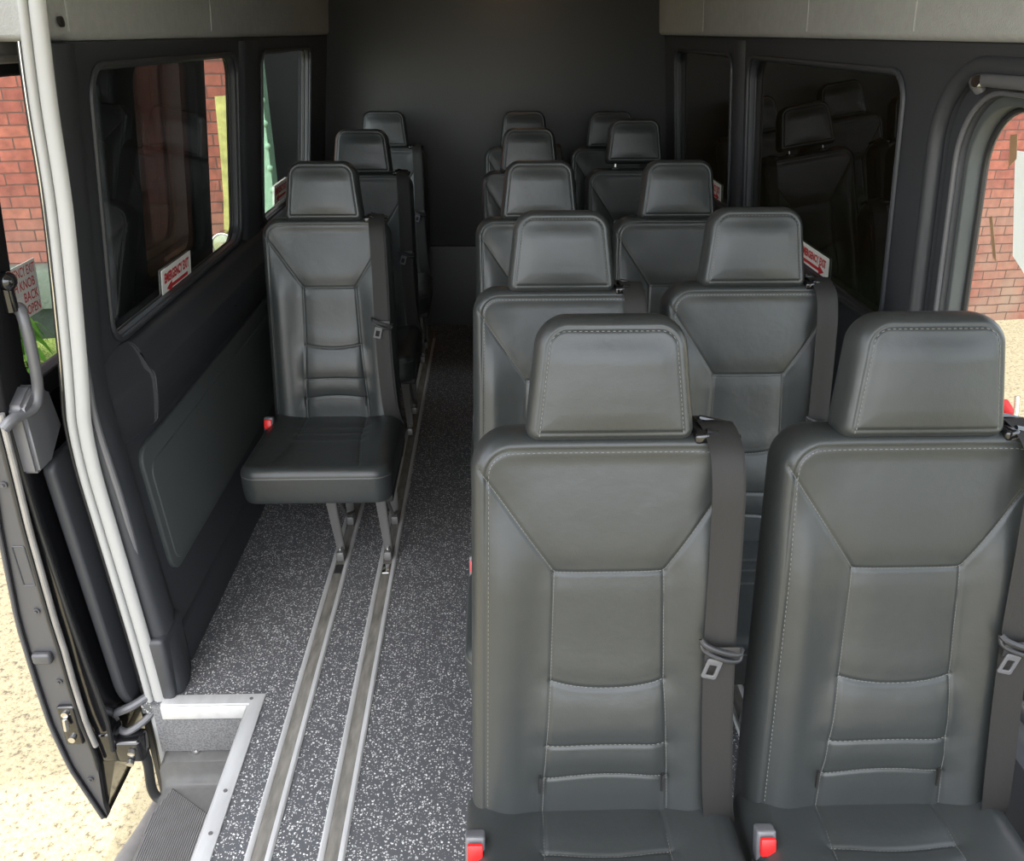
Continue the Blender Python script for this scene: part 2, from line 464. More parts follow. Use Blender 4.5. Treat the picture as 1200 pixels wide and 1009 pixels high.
def stitches(name, pad, polys, mapf, m, parent, step=.0062, ln=.0040, w=.0009, lift=.0006):
    V = []; Fc = []
    for poly in polys:
        pts = resample(poly, step)
        for a, b in zip(pts[:-1], pts[1:]):
            dx, dt = b[0]-a[0], b[1]-a[1]; L = math.hypot(dx, dt)
            if L < 1e-5: continue
            dx /= L; dt /= L
            q = [(a[0]-dt*w/2, a[1]+dx*w/2), (a[0]+dt*w/2, a[1]-dx*w/2),
                 (a[0]+dt*w/2+dx*ln, a[1]-dx*w/2+dt*ln), (a[0]-dt*w/2+dx*ln, a[1]+dx*w/2+dt*ln)]
            x = np.array([p[0] for p in q]); t = np.array([p[1] for p in q])
            f = pad.front(x, t)
            lo = np.stack(mapf(x, t, f-.001), -1); hi = np.stack(mapf(x, t, np.full(4, f.max())+lift), -1)
            b0 = len(V); V += lo.tolist() + hi.tolist()
            Fc += [(b0+4, b0+5, b0+6, b0+7), (b0, b0+1, b0+5, b0+4), (b0+1, b0+2, b0+6, b0+5), (b0+2, b0+3, b0+7, b0+6), (b0+3, b0, b0+4, b0+7)]
    o = mesh_from(name, V, Fc, m, parent, False); o['kind'] = 'stuff'; return o

def perim_poly(pad, d, t0=0):
    """polyline at distance d inside the outline, from lower left round the top to lower right"""
    W = lambda t: pad.wb+(pad.wt-pad.wb)*t/pad.H
    pts = []
    tt = np.linspace(t0, pad.H-pad.rt, 30)
    L = [(-(W(t)-d), t) for t in tt]
    r = pad.rt-d
    arc = [(-(W(pad.H-pad.rt)-pad.rt)-r*math.cos(a), pad.H-pad.rt+r*math.sin(a)) for a in np.linspace(0, PI/2, 14)[1:]]
    left = L+arc
    return left + [(-x, t) for x, t in left[::-1]]

# ------------------------------------------------------------------ the seat
SEAT_OFF = 0
def rot_map(y0, z0, ang, xoff=0):
    s, c = math.sin(ang), math.cos(ang)
    # t runs up the pad, d comes out of its front (towards -y)
    return lambda x, t, d: (x+xoff, y0 + t*s - d*c, z0 + t*c + d*s)

LEAN = math.radians(8.5)
back_seams = [
    [(-.200, .662), (-.083, .490), (.091, .490), (.200, .662)],
    [(-.083, .490), (-.087, .30), (-.097, .10), (-.099, .03)],
    [(.091, .490), (.098, .30), (.113, .10), (.116, .03)],
]
def arc_seam(t, sag, xl, xr):
    return [(xl+(xr-xl)*k/10, t - sag*(1-((k-5)/5)**2)) for k in range(11)]
cross = [arc_seam(.298, .012, -.087, .098), arc_seam(.178, -.004, -.093, .107), arc_seam(.108, -.012, -.097, .112)]
def back_feat(x, t):
    bol = .016*sstep(.10, .165, np.abs(x))*(1-sstep(.45, .62, t))
    lum = .016*np.exp(-((t-.2)/.11)**2)*(1-sstep(.08, .14, np.abs(x)))
    top = -.010*sstep(.52, .70, t)*(1-sstep(.1, .2, np.abs(x)))
    return bol+lum+top
BACK = Pad(.221, .211, .715, 0, .062, .050, .05, .026, .03, .0235, back_seams+cross, back_feat)
def head_feat(x, t): return .006*np.cos(np.clip(x/.12, -1, 1)*PI/2) - .012*sstep(.12, .2, t)
HEAD = Pad(.130, .109, .190, .022, .045, .042, .045, .026, .03, .0175, [], head_feat, puff=.003)
cush_seams = [[(-.098, .02), (-.102, .2), (-.145, .44)], [(.105, .02), (.108, .2), (.135, .44)]]
def carc(t, sag): return [(-.104+(.212)*k/10, t + sag*(1-((k-5)/5)**2)) for k in range(11)]
cush_cross = [carc(.12, .012), carc(.17, .012), carc(.225, .014)]
def cush_feat(x, t): return .012*sstep(.11, .2, np.abs(x))*(1-sstep(.25, .42, t)) + .004
CUSH = Pad(.230, .232, .475, .0, .055, .03, .088, .034, .010, .0, cush_seams+cush_cross, cush_feat, puff=.004)
# cushion outline line (piping) follows the rim

def belt_strip(bm, pts, wvec, th=.0014, w=.047):
    """ribbon through pts; wvec(i) gives its width direction"""
    rows = []
    P = [Vector(p) for p in pts]
    for i, p in enumerate(P):
        d = (P[min(i+1, len(P)-1)]-P[max(i-1, 0)]).normalized()
        a = Vector(wvec(i/(len(P)-1))).normalized(); a = (a-d*a.dot(d)).normalized()
        n = d.cross(a).normalized()
        row = []
        for sgn in (1, -1):
            for k in range(5):
                q = (-1+2*k/4)*(1 if sgn > 0 else -1)
                row.append(bm.verts.new(p+a*(w/2*q)+n*(sgn*th/2)+n*(.0008*math.sin(q*3))))
        rows.append(row)
    m_ = len(rows[0])
    for r0, r1 in zip(rows[:-1], rows[1:]):
        for k in range(m_):
            bm.faces.new((r0[k], r0[(k+1) % m_], r1[(k+1) % m_], r1[k]))
    bm.faces.new(rows[0][::-1]); bm.faces.new(rows[-1])

def make_seat():
    root = empty('passenger_seat')
    bmap = rot_map(-.118, .385, LEAN)
    b = pad_obj('backrest', BACK, 200, 270, bmap, M['leather'], root)
    P = perim_poly(BACK, .0235, .06)
    stitches('stitching', BACK, [perim_poly(BACK, .0275, .06)]+cross, bmap, M['thread'], b)
    # plain seam threads of the diagonal and vertical seams
    stitches('seam_thread', BACK, back_seams, bmap, M['thread'], b, step=.0050, ln=.0045, w=.0007, lift=.0003)
    hmap = rot_map(-.032, 1.083, math.radians(11))
    h = pad_obj('headrest', HEAD, 130, 110, hmap, M['leather'], root)
    stitches('stitching', HEAD, [perim_poly(HEAD, .0205, .012)], hmap, M['thread'], h)
    for sx in (-.078, .072):
        bm = bmesh.new()
        box(bm, sx-.018, sx+.018, -.045, -.015, 1.070, 1.098, .004)
        g = bm_obj('headrest_guide', bm, M['plastic'], root)
        bm = bmesh.new(); tube(bm, [(sx, -.03, 1.05), (sx, -.02, 1.13)], .006, 12)
        bm_obj('post', bm, M['steel'], g)
    # cushion: t runs forward from the backrest, d up
    cmap = lambda x, t, d: (x, -.125 - t, .402 + d + .02*(t/.475))
    c = pad_obj('seat_cushion', CUSH, 170, 170, cmap, M['leather'], root)
    stitches('stitching', CUSH, cush_seams+cush_cross, cmap, M['thread'], c, step=.0055, ln=.0042, w=.0008, lift=.0004)
    bm = bmesh.new()
    pp = perim_poly(CUSH, .0015, .12)
    for part in (pp,):
        tube(bm, [cmap(x*1.002, t+.0006, .0005) for x, t in resample(part, .01)], .0023, 6)
    bm_obj('piping', bm, M['piping'], c)
    # frame
    bm = bmesh.new()
    box(bm, -.16, .225, -.52, -.14, .295, .325, .004)
    box(bm, -.20, .20, -.17, -.08, .30, .345, .006)
    bm_obj('seat_frame', bm, M['plastic'], root)
    for lx in (.018, .18):
        for k in (0, 1):
            bm = bmesh.new()
            if k == 0:
                a, bq = Vector((lx-.006, -.46, .30)), Vector((lx, -.385, .035))
            else:
                a, bq = Vector((lx, -.20, .30)), Vector((lx, -.15, .035))
            d = (bq-a); L = d.length
            R = d.to_track_quat('Z', 'X').to_matrix()
            mid = (a+bq)/2
            w_, t_ = .014, .009
            vs = []
            for zz in (-L/2, L/2):
                for ux, uy in ((-1, -1), (1, -1), (1, 1), (-1, 1)):
                    vs.append(bm.verts.new(mid+d.normalized()*zz+Vector((ux*w_*(1.2 if zz < 0 else .95), uy*t_, 0))))
            for f in ((3, 2, 1, 0), (4, 5, 6, 7), (0, 1, 5, 4), (1, 2, 6, 5), (2, 3, 7, 6), (3, 0, 4, 7)):
                bm.faces.new([vs[i] for i in f])
            bmesh.ops.bevel(bm, geom=bm.edges[:], offset=.003, segments=2, affect='EDGES')
            box(bm, lx-.013, lx+.013, bq.y-.035, bq.y+.02, .006, .04, .005)
            lg = bm_obj('leg', bm, M['leg'], root)
            bm = bmesh.new()
            cyl(bm, (lx, bq.y-.022, .043), (0, 0, 1), .010, .012, 6)
            cyl(bm, (lx, bq.y-.022, .05), (0, 0, 1), .006, .014, 12)
            bm_obj('anchor_bolt', bm, M['steel'], lg)
        bm = bmesh.new()
        tube(bm, [(lx+.012, -.45, .28), (lx+.012, -.3, .12), (lx+.012, -.16, .05)], .006, 8)
        bm_obj('brace', bm, M['leg'], root)
    # belt
    x_top, x_bot = .186, .226
    bt = smooth_path([(.175, .012, 1.02), (.172, -.005, 1.090), (.176, -.036, 1.104), (.182, -.082, 1.082), (.185, -.106, 1.03),
                      (.187, -.118, .95), (.190, -.140, .80), (.196, -.165, .66), (.205, -.185, .54), (.214, -.190, .46), (.228, -.175, .40)], 6)
    bm = bmesh.new(); bt = [p_ - Vector((.012 if p_.z > .9 else .012+.008*min(1, (.9-p_.z)/.4), 0, 0)) for p_ in bt]
    belt_strip(bm, bt, lambda k: (1, -.05+.35*(k > .8)*(k-.8)*5, 0))
    be = bm_obj('seat_belt', bm, M['belt'], root, sharp=60)
    bm = bmesh.new()
    # second inner layer of the webbing (shoulder and lap run behind each other)
    bt2 = [p+Vector((.006, .006, 0)) for p in bt[12:]]
    belt_strip(bm, bt2, lambda k: (1, 0, 0), w=.045)
    bm_obj('lap_webbing', bm, M['belt'], be, sharp=60)
    # tongue
    zt = .775
    bm = bmesh.new()
    tl = [(.146, -.152, zt+.012), (.154, -.160, zt+.006), (.180, -.163, zt-.004), (.204, -.158, zt-.012), (.212, -.148, zt-.010)]
    tube(bm, smooth_path(tl, 5), .0052, 10, flat=(1, 1))
    tube(bm, smooth_path([(.146, -.150, zt+.012), (.150, -.157, zt-.004), (.180, -.166, zt-.016), (.206, -.158, zt-.024), (.212, -.149, zt-.012)], 5), .0042, 10)
    box(bm, .151, .206, -.161, -.158, zt-.022, zt+.004, .001)
    tg = bm_obj('belt_tongue', bm, M['plastic'], be)
    pl = rrect(-.0125, .0125, -.019, .019, .004, 4); ho = rrect(-.0065, .0065, -.012, .008, .002, 3)
    ca, sa = math.cos(.25), math.sin(.25)
    plate('latch_plate', pl, [ho], .003, .0008, M['handle'],
          lambda u, v, w: (.164+u*ca+v*sa, -.163-w, zt-.036-u*sa+v*ca), tg)
    # guide on the shoulder
    bm = bmesh.new()
    box(bm, .128, .152, -.062, .012, 1.083, 1.101, .006, 3, Matrix.Rotation(-.12, 3, 'Y'))
    tube(bm, [(.146, -.052, 1.101), (.20, -.046, 1.088)], .005, 8)
    tube(bm, [(.146, .0, 1.101), (.20, .0, 1.088)], .005, 8)
    gd = bm_obj('belt_guide', bm, M['plastic_gloss'], root)
    # buckle
    R = Matrix.Rotation(-.30, 3, 'X')
    bx, by, bz = -.213, -.245, .440
    bm = bmesh.new(); box(bm, bx-.016, bx+.016, by-.013, by+.013, bz-.055, bz+.030, .005, 3, R)
    tube(bm, [(bx, by+.0, bz-.04), (bx, by+.03, bz-.11)], .008, 8)
    bu = bm_obj('belt_buckle', bm, M['handle'], root)
    bm = bmesh.new(); box(bm, bx-.0125, bx+.0125, by-.017, by-.008, bz-.004, bz+.027, .003, 2, R)
    bb = bm_obj('release_button', bm, M['red'], bu); tag(bb, 'red release button')
    # recline lever
    bm = bmesh.new()
    cyl(bm, (.216, -.12, .36), (1, 0, 0), .030, .02, 24)
    tube(bm, smooth_path([(.222, -.12, .34), (.226, -.16, .335), (.226, -.25, .325)], 5), .007, 8)
    bm_obj('recline_lever', bm, M['plastic'], root)
    # care tags sewn in the lower side seams
    for sx in (-.104, .105):
        bm = bmesh.new(); x, t = np.array([sx]), np.array([.10]); f = BACK.front(x, t)
        p = np.stack(bmap(x, t, f), -1)[0]
        box(bm, p[0]-.0015, p[0]+.0015, p[1]-.007, p[1]+.004, p[2]-.018, p[2]+.018, .0005)
        bm_obj('fabric_tag', bm, M['belt'], b)
    return root

proto = make_seat()
A, Wn, Lf = 'seats in the aisle column', 'seats beside the right wall', 'seats beside the left wall'
# x, y, dz of the head, label, group
spots = [
    (.177, 1.215, 'front seat of the aisle column, largest black seat seen whole, red buckle at its foot', A),
    (.652, 1.215, 'frontmost black seat by the right wall, partly cut off by the picture edge', Wn),
    (.166, 2.030, 'second seat of the aisle column, its headrest just above the front aisle seat', A),
    (.632, 2.060, 'second seat by the right wall, in front of the large dark window', Wn),
    (.160, 2.890, 'third seat of the aisle column, in the middle of its five', A),
    (.615, 2.890, 'third seat by the right wall, middle of its five, beside the pillar between the windows', Wn),
    (.170, 3.930, 'fourth seat of the aisle column, last but one before the rear wall', A),
    (.640, 3.990, 'fourth seat by the right wall, with its headrest raised on its posts', Wn),
    (.180, 4.800, 'rearmost seat of the aisle column, against the black rear wall', A),
    (.640, 4.780, 'rearmost seat by the right wall, half hidden behind the seat with the raised headrest', Wn),
    (-.545, 2.890, 'black seat nearest on the left, seen whole with its metal legs on the floor tracks', Lf),
    (-.552, 3.890, 'middle seat of the three by the left wall, behind the fully visible single seat', Lf),
    (-.560, 4.820, 'rearmost seat by the left wall, against the black rear wall', Lf),
]
seats = []
for i, (x, y, lab, grp) in enumerate(spots):
    o = proto if i == 0 else copy_tree(proto)
    o.location = (x, y, 0); tag(o, lab, 'seat', grp)
    if 'raised' in lab and 'fourth' in lab:
        for ch in o.children:
            if ch.name.startswith('headrest') and 'guide' not in ch.name:
                ch.location.z += .03
    seats.append(o)

# ------------------------------------------------------------------ van shell
GZ = -.68
def XL(z):   # inner face of the left wall
    return (-.955 + .11*(z-.9)) if z > .9 else (-.955 + .07*(.9-z)/.9)
def XR(z):
    return (1.022 - .085*(z-.9)) if z > .9 else (1.022 - .05*(.9-z)/.9)
def subdiv_bounds(o): return o

# floor with the entry cut-out
fl = plate('floor', [(-.66, .25), (1.02, .25), (1.02, 5.10), (-.96, 5.10), (-.96, 1.80), (-.66, 1.80)], [], .03, .001, M['floor'],
           lambda u, v, w: (u, v, -.015+w))
struct(fl)
# walls
def wallmap(X, sgn):
    # w>0 points into the cabin
    return lambda u, v, w: (X(v)+sgn*(.015-w), u, v)
def gridify(pts, step=.12):
    out = []
    for a, b in zip(pts, pts[1:]+pts[:1]):
        n = max(1, int(math.hypot(b[0]-a[0], b[1]-a[1])/step))
        for k in range(n): out.append((a[0]+(b[0]-a[0])*k/n, a[1]+(b[1]-a[1])*k/n))
    return out
w1 = rrect(2.06, 3.25, .945, 1.572, .07)
w2 = rrect(3.62, 4.60, .935, 1.570, .06)
wl = plate('wall_left', [(1.84, .9), (5.12, .9), (5.12, 1.632), (1.84, 1.632)], [w1, w2], .03, .006, M['trim'],
           lambda u, v, w: (-.955+.11*(v-.9)-.015+w, u, v)); struct(wl)
wll = plate('wall_left_lower', [(1.86, -.30), (5.12, -.02), (5.12, .905), (1.86, .905)], [], .03, .002, M['trim'],
            lambda u, v, w: (XL(min(v, .9))-.015+w, u, v)); struct(wll); wll.name = 'wall_left'
w3 = rrect(2.12, 3.42, .955, 1.556, .07)
w4 = rrect(3.68, 4.80, .955, 1.556, .06)
dr = rrect(.35, 1.93, .42, 1.578, [.1, .1, .16, .1], 12)
MR = lambda u, v, w: (1.022-.085*(v-.9)+.015-w, u, v)
wr = plate('wall_right', [(.25, .3), (5.12, .3), (5.12, 1.632), (.25, 1.632)], [w3, w4, dr], .03, .006, M['trim'], MR); struct(wr)
bm = bmesh.new(); box(bm, .985, 1.09, .25, 5.12, -.03, .40, .004)
wrl = bm_obj('wall_right', bm, M['trim']); struct(wrl)

# window surrounds: raised moulding rings
def ring_tube(name, poly, X, dx, r, m, parent=None, n=8):
    bm = bmesh.new()
    pts = [(X(v)+dx, u, v) for u, v in gridify(poly, .1)]; pts.append(pts[0])
    tube(bm, pts, r, n, cap=False)
    return bm_obj(name, bm, m, parent)
def inset_poly(p, d):
    cx = sum(a for a, b in p)/len(p); cy = sum(b for a, b in p)/len(p)
    ux = (max(a for a, b in p)-min(a for a, b in p))/2; uy = (max(b for a, b in p)-min(b for a, b in p))/2
    return [(cx+(a-cx)*(1+d/ux), cy+(b-cy)*(1+d/uy)) for a, b in p]
XLu = lambda z: -.955+.11*(z-.9)
XRu = lambda z: 1.022-.085*(z-.9)
wins = []
for i, (poly, X, sg, gm) in enumerate([(w1, XLu, 1, 'glass_mid'), (w2, XLu, 1, 'glass_mid'), (w3, XRu, -1, 'glass_tint'), (w4, XRu, -1, 'glass_tint')]):
    off = -sg*.026
    g = plate('window_%d' % (i+1), inset_poly(poly, .02), [], .004, 0, M[gm],
              (lambda X, off: (lambda u, v, w: (X(v)+off+w, u, v)))(X, off)); struct(g); wins.append(g)
    # outer body panel round the glass: the reveal
    plate('window_frame', inset_poly(poly, .035), [inset_poly(poly, .004)], .008, .002, M['rubber'],
          (lambda X, sg: (lambda u, v, w: (X(v)-sg*.034+w*.9, u, v)))(X, sg), g)
    ring_tube('window_gasket', inset_poly(poly, .010), X, sg*.0035, .0075, M['trim'], g)
    # outer frame
    ring_tube('gasket_lip', inset_poly(poly, .0), X, -sg*.024, .004, M['rubber'], g)

# left wall mouldings
def extrude_y(bm, prof, y0, y1, closed=True):
    a = [bm.verts.new((x, y0, z)) for x, z in prof]; b = [bm.verts.new((x, y1, z)) for x, z in prof]
    n = len(prof)
    for k in range(n if closed else n-1):
        bm.faces.new((a[k], a[(k+1) % n], b[(k+1) % n], b[k]))
    if closed: bm.faces.new(a[::-1]); bm.faces.new(b)
bm = bmesh.new()
extrude_y(bm, [(-.96, .925), (-.945, .925), (-.925, .915), (-.915, .895), (-.905, .855), (-.893, .845), (-.888, .83), (-.893, .76), (-.905, .70), (-.925, .685), (-.96, .68)], 2.12, 5.1)
bmesh.ops.bevel(bm, geom=[e for e in bm.edges], offset=.004, segments=2, affect='EDGES')
struct(bm_obj('trim_1', bm, M['trim'], sharp=50))
bm = bmesh.new()   # forward block of the sill
extrude_y(bm, [(-.96, .925), (-.945, .925), (-.930, .905), (-.922, .885), (-.914, .850), (-.902, .838), (-.898, .82), (-.903, .76), (-.912, .70), (-.928, .685), (-.96, .68)], 1.90, 2.122)
for v in bm.verts:
    if v.co.y < 2: v.co.x -= .035
struct(bm_obj('trim_2', bm, M['trim'], sharp=50))
for k, (y, z) in enumerate(((2.17, .878), (2.9, .79))):
    bm = bmesh.new(); cyl(bm, (-.895 if k else -.918, y, z), (1, 0, .3), .011 if k else .016, .01 if k else .004, 20)
    struct(bm_obj('trim_%d' % (3+k), bm, M['trim'] if not k else M['plastic']))
pn = plate('wall_panel', rrect(2.02, 3.62, .27, .655, [.05, .09, .04, .05]), [], .016, .005, M['panel'], lambda u, v, w: (XL(v)+.004+w, u, v))
struct(pn); pn.name = 'wall_left'
pn2 = plate('wall_panel', rrect(2.05, 3.58, .29, .60, [.04, .09, .04, .04]), [], .008, .003, M['panel'], lambda u, v, w: (XL(v)+.012+w, u, v))
struct(pn2); pn2.name = 'wall_left'
bm = bmesh.new()
extrude_y(bm, [(-.93, .0), (-.878, .0), (-.884, .11), (-.895, .125), (-.93, .13)], 1.98, 5.1)
struct(bm_obj('baseboard_left', bm, M['trim'], sharp=50))
bm = bmesh.new()
box(bm, -.925, -.872, 1.815, 1.96, -.0, .20, .012, 3)
struct(bm_obj('trim_5', bm, M['trim']))
# pillar trim at the door
bm = bmesh.new()
zz = np.linspace(-.28, 1.628, 34)
prof = lambda z: [(XL(z)-.02, 1.835), (XL(z)+.012, 1.835), (XL(z)+.026, 1.85), (XL(z)+.026, 1.90+.04*math.sin(z)), (XL(z)+.010, 1.96), (XL(z)-.02, 1.97)]
rows = [[bm.verts.new((x, y, z)) for x, y in prof(z)] for z in zz]
for a, b in zip(rows[:-1], rows[1:]):
    for k in range(len(a)): bm.faces.new((a[k], a[(k+1) % len(a)], b[(k+1) % len(a)], b[k]))
bm.faces.new(rows[0][::-1]); bm.faces.new(rows[-1])
struct(bm_obj('trim_6', bm, M['trim'], sharp=60))
# ridge of the pillar between the left windows and beside the right ones
for nm, X, sg, ys in (('trim_7', XLu, 1, (3.30, 3.52)), ('trim_8', XRu, -1, (3.49, 3.61))):
    bm = bmesh.new()
    y0, y1 = ys
    zz = np.linspace(.86, 1.62, 16)
    rows = []
    for z in zz:
        x = X(z)
        rows.append([bm.verts.new((x+sg*d, y, z)) for y, d in ((y0, 0), (y0+.01, .012), (y0+.03, .020), (y1-.03, .020), (y1-.01, .012), (y1, 0))])
    for a, b in zip(rows[:-1], rows[1:]):
        for k in range(len(a)): bm.faces.new((a[k], a[(k+1) % len(a)], b[(k+1) % len(a)], b[k]))
    bm.faces.new(rows[0][::-1]); bm.faces.new(rows[-1])
    struct(bm_obj(nm, bm, M['trim'], sharp=40))

# rear wall and ceiling
bm = bmesh.new(); box(bm, -1.0, 1.08, 5.10, 5.14, .49, 2.14, .003)
struct(bm_obj('wall_rear', bm, M['rear']))
bm = bmesh.new(); box(bm, -1.0, 1.08, 5.09, 5.14, -.04, .488, .003)
struct(bm_obj('wall_rear', bm, M['rear']))
bm = bmesh.new(); box(bm, -1.0, 1.08, .10, 5.14, 2.12, 2.16, .003)
struct(bm_obj('ceiling', bm, M['bin']))

# overhead compartments
def bin_mesh(face, wall, y0, y1, sg, endround=.05):
    bm = bmesh.new()
    prof = []
    for k in range(7):
        a = PI/2*k/6
        prof.append((face - sg*.022*(1-math.sin(a)), 1.632+.022*(1-math.cos(a))))
    prof = [(wall, 1.632)] + prof + [(face+sg*.03, 2.118), (wall, 2.118)]
    ys = [y0+endround*(1-math.cos(PI/2*k/6)) for k in range(7)] + [y1]
    ins = [endround*.45*(1-math.sin(PI/2*k/6)) for k in range(7)] + [0]
    rows = []
    for y, i in zip(ys, ins):
        rows.append([bm.verts.new((x if x == wall else x-sg*i, y, z+(i*.6 if z < 1.7 else 0))) for x, z in prof])
    for a, b in zip(rows[:-1], rows[1:]):
        for k in range(len(a)): bm.faces.new((a[k], a[(k+1) % len(a)], b[(k+1) % len(a)], b[k]))
    bm.faces.new(rows[0][::-1]); bm.faces.new(rows[-1])
    return bm
ob = empty('overhead_compartment', (-.9, 3.4, 1.632))
tag(ob, 'grey textured overhead compartment along the left wall, round black plug at its front end', 'overhead bin')
L0 = Vector((-.9, 3.4, 1.632))
def local(bm, off):
    for v in bm.verts: v.co -= off
    return bm
bm_obj('casing', local(bin_mesh(-.862, -.965, 1.81, 5.10, 1), L0), M['bin'], ob, sharp=40)
bm = bmesh.new()
cyl(bm, (-.8515, 1.905, 1.668), (1, 0, .05), .010, .006, 24)
bm_obj('round_plug', local(bm, L0), M['rubber'], ob)
for y in (1.955, 2.95):
    bm = bmesh.new(); tube(bm, [(-.8615, y, 1.65), (-.8455, y, 1.9), (-.833, y, 2.11)], .0022, 6)
    bm_obj('panel_seam', local(bm, L0), M['bin'], ob)
ob2 = empty('overhead_compartment', (.96, 2.8, 1.632)); L1 = Vector((.96, 2.8, 1.632))
tag(ob2, 'grey textured overhead compartment along the right wall, with upright seams', 'overhead bin')
bm_obj('casing', local(bin_mesh(.925, 1.06, .6, 5.10, -1), L1), M['bin'], ob2, sharp=40)
for y in (4.05, 2.72, 2.03):
    bm = bmesh.new(); tube(bm, [(.9245, y, 1.65), (.91, y, 1.9), (.896, y, 2.11)], .0022, 6)
    bm_obj('panel_seam', local(bm, L1), M['bin'], ob2)

# small dome lamp on the ceiling in front of the rear wall
dl = empty('ceiling_lamp', (.12, 4.72, 2.12)); tag(dl, 'small warm dome lamp above the rear wall, out of sight over its amber glow', 'lamp')
bm = bmesh.new(); cyl(bm, (0, 0, -.006), (0, 0, 1), .06, .012, 28)
bm_obj('lamp_base', bm, M['plastic'], dl)
em = bpy.data.materials.new('warm_lamp'); em.use_nodes = True
em.node_tree.nodes['Principled BSDF'].inputs['Emission Color'].default_value = (1, .55, .3, 1)
em.node_tree.nodes['Principled BSDF'].inputs['Emission Strength'].default_value = 24
bm = bmesh.new(); cyl(bm, (0, 0, -.016), (0, 0, 1), .04, .010, 28)
bm_obj('lamp_lens', bm, em, dl)

# right front side panel with its recessed window
d2 = plate('door_2', rrect(.30, 1.98, .38, 1.61, [.1, .1, .18, .1], 12), [rrect(.42, 1.885, .50, 1.540, [.08, .08, .15, .08], 12)], .03, .008, M['trim'],
           lambda u, v, w: (1.022-.085*(v-.9)+.040-w, u, v)); struct(d2)
dwp = rrect(.45, 1.865, .55, 1.512, [.08, .08, .13, .08], 12)
X2 = lambda z: 1.022-.085*(z-.9)
plate('window_reveal', inset_poly(dwp, .05), [inset_poly(dwp, .006)], .04, .004, M['panel'], lambda u, v, w: (X2(v)+.062-w, u, v), d2)
ring_tube('window_gasket', inset_poly(dwp, .002), X2, .078, .007, M['rubber'], d2)
ring_tube('opening_ridge', rrect(.33, 1.945, .40, 1.590, [.1, .1, .17, .1], 12), X2, .004, .019, M['trim'], d2, 14)
ring_tube('inner_lip', rrect(.42, 1.888, .50, 1.543, [.08, .08, .15, .08], 12), X2, .022, .0055, M['handle'], d2)
g5 = plate('window_5', inset_poly(dwp, .02), [], .004, 0, M['glass_clear'], lambda u, v, w: (X2(v)+.086+w, u, v)); struct(g5)
gh = empty('grab_handle', (.98, 1.72, 1.565)); tag(gh, 'dark grab handle bar above the right front window', 'handle')
L2 = Vector((.98, 1.72, 1.565))
bm = bmesh.new(); tube(bm, smooth_path([(.975, 1.80, 1.545), (.958, 1.79, 1.562), (.953, 1.70, 1.566), (.953, 1.4, 1.566), (.965, 1.36, 1.56)], 6), .012, 12)
bm_obj('bar', local(bm, L2), M['handle'], gh)
bm = bmesh.new(); cyl(bm, (.945, 1.76, 1.563), (1, .3, 0), .011, .012, 20)
bm_obj('screw_cap', local(bm, L2), M['chrome'], gh)

# paper taped outside the right front window
pa = plate('paper_sheet', [(1.797, 1.430), (1.745, 1.225), (1.695, 1.20), (1.50, 1.14), (1.50, 1.44)], [], .0006, 0, M['paper'], lambda u, v, w: (X2(v)+.096+w, u, v))
tag(pa, 'white sheet of paper taped to the right front window', 'paper')
for k, (p, lab) in enumerate((([(1.818, 1.458), (1.792, 1.462), (1.783, 1.415), (1.806, 1.395)], 'brown tape piece at the top corner of the white paper'),
                    ([(1.850, 1.285), (1.838, 1.29), (1.795, 1.200), (1.812, 1.205)], 'brown tape strip at the lower corner of the white paper'))):
    t_ = plate('tape_piece', p, [], .0006, 0, M['tape'], lambda u, v, w: (X2(v)+.093+w, u, v)); tag(t_, lab, 'tape')

# emergency latch at the right window
el = empty('window_latch', (.985, 1.475, .98)); tag(el, 'red emergency window latch with a metal bracket, behind the front right headrest', 'latch')
bm = bmesh.new(); box(bm, -.012, .012, -.04, .03, -.012, .016, .004, 2, Matrix.Rotation(.35, 3, 'X'))
r_ = bm_obj('red_grip', bm, M['red'], el)
bm = bmesh.new(); tube(bm, smooth_path([(.0, -.02, .05), (0, -.03, .01), (-.01, -.035, -.03), (-.02, 0, -.05)], 5), .005, 8); box(bm, -.02, .02, -.03, .03, -.065, -.04, .004)
bm_obj('bracket', bm, M['chrome'], el)

# ------------------------------------------------------------------ door opening seal
zs = [1.78, 1.704, 1.524, 1.308, 1.028, .90, .82, .70, .543, .40, .231, .06, -.092, -.20, -.30]
xs = [-.855, -.863, -.881, -.896, -.930, -.948, -.959, -.961, -.953, -.945, -.936, -.929, -.926, -.927, -.93]
path = smooth_path([(x, 1.822, z) for x, z in zip(xs, zs)], 5)
ds = empty('door_seal', (-.93, 1.82, 0)); tag(ds, 'pale grey ribbed weather seal running down the edge of the left door opening', 'weather seal')
L3 = Vector((-.93, 1.82, 0))
bm = bmesh.new(); tube(bm, [p+Vector((.012, 0, 0)) for p in path], .0165, 12, flat=(1, .7))
bm_obj('seal_band', local(bm, L3), M['seal'], ds)
bm = bmesh.new(); tube(bm, [p+Vector((-.014, -.004, 0)) for p in path], .010, 12)
bm_obj('seal_lip', local(bm, L3), M['seal'], ds)
bm = bmesh.new(); tube(bm, [p+Vector((-.035, .025, 0)) for p in path], .008, 10); tube(bm, [p+Vector((-.048, .03, 0)) for p in path], .004, 8)
struct(bm_obj('trim_10', bm, M['rubber']))
bm = bmesh.new(); tube(bm, [p+Vector((-.042, .022, 0)) for p in path[:26]], .0026, 6)
struct(bm_obj('trim_11', bm, M['chrome']))
bm = bmesh.new()
tp = smooth_path([(-.922, 1.84, 1.03), (-.925, 1.84, .93), (-.928, 1.84, .82), (-.912, 1.845, .60), (-.905, 1.85, .38), (-.90, 1.85, .16), (-.89, 1.85, .10)], 6)
tube(bm, tp, .0085, 10)
struct(bm_obj('trim_12', bm, M['handle']))

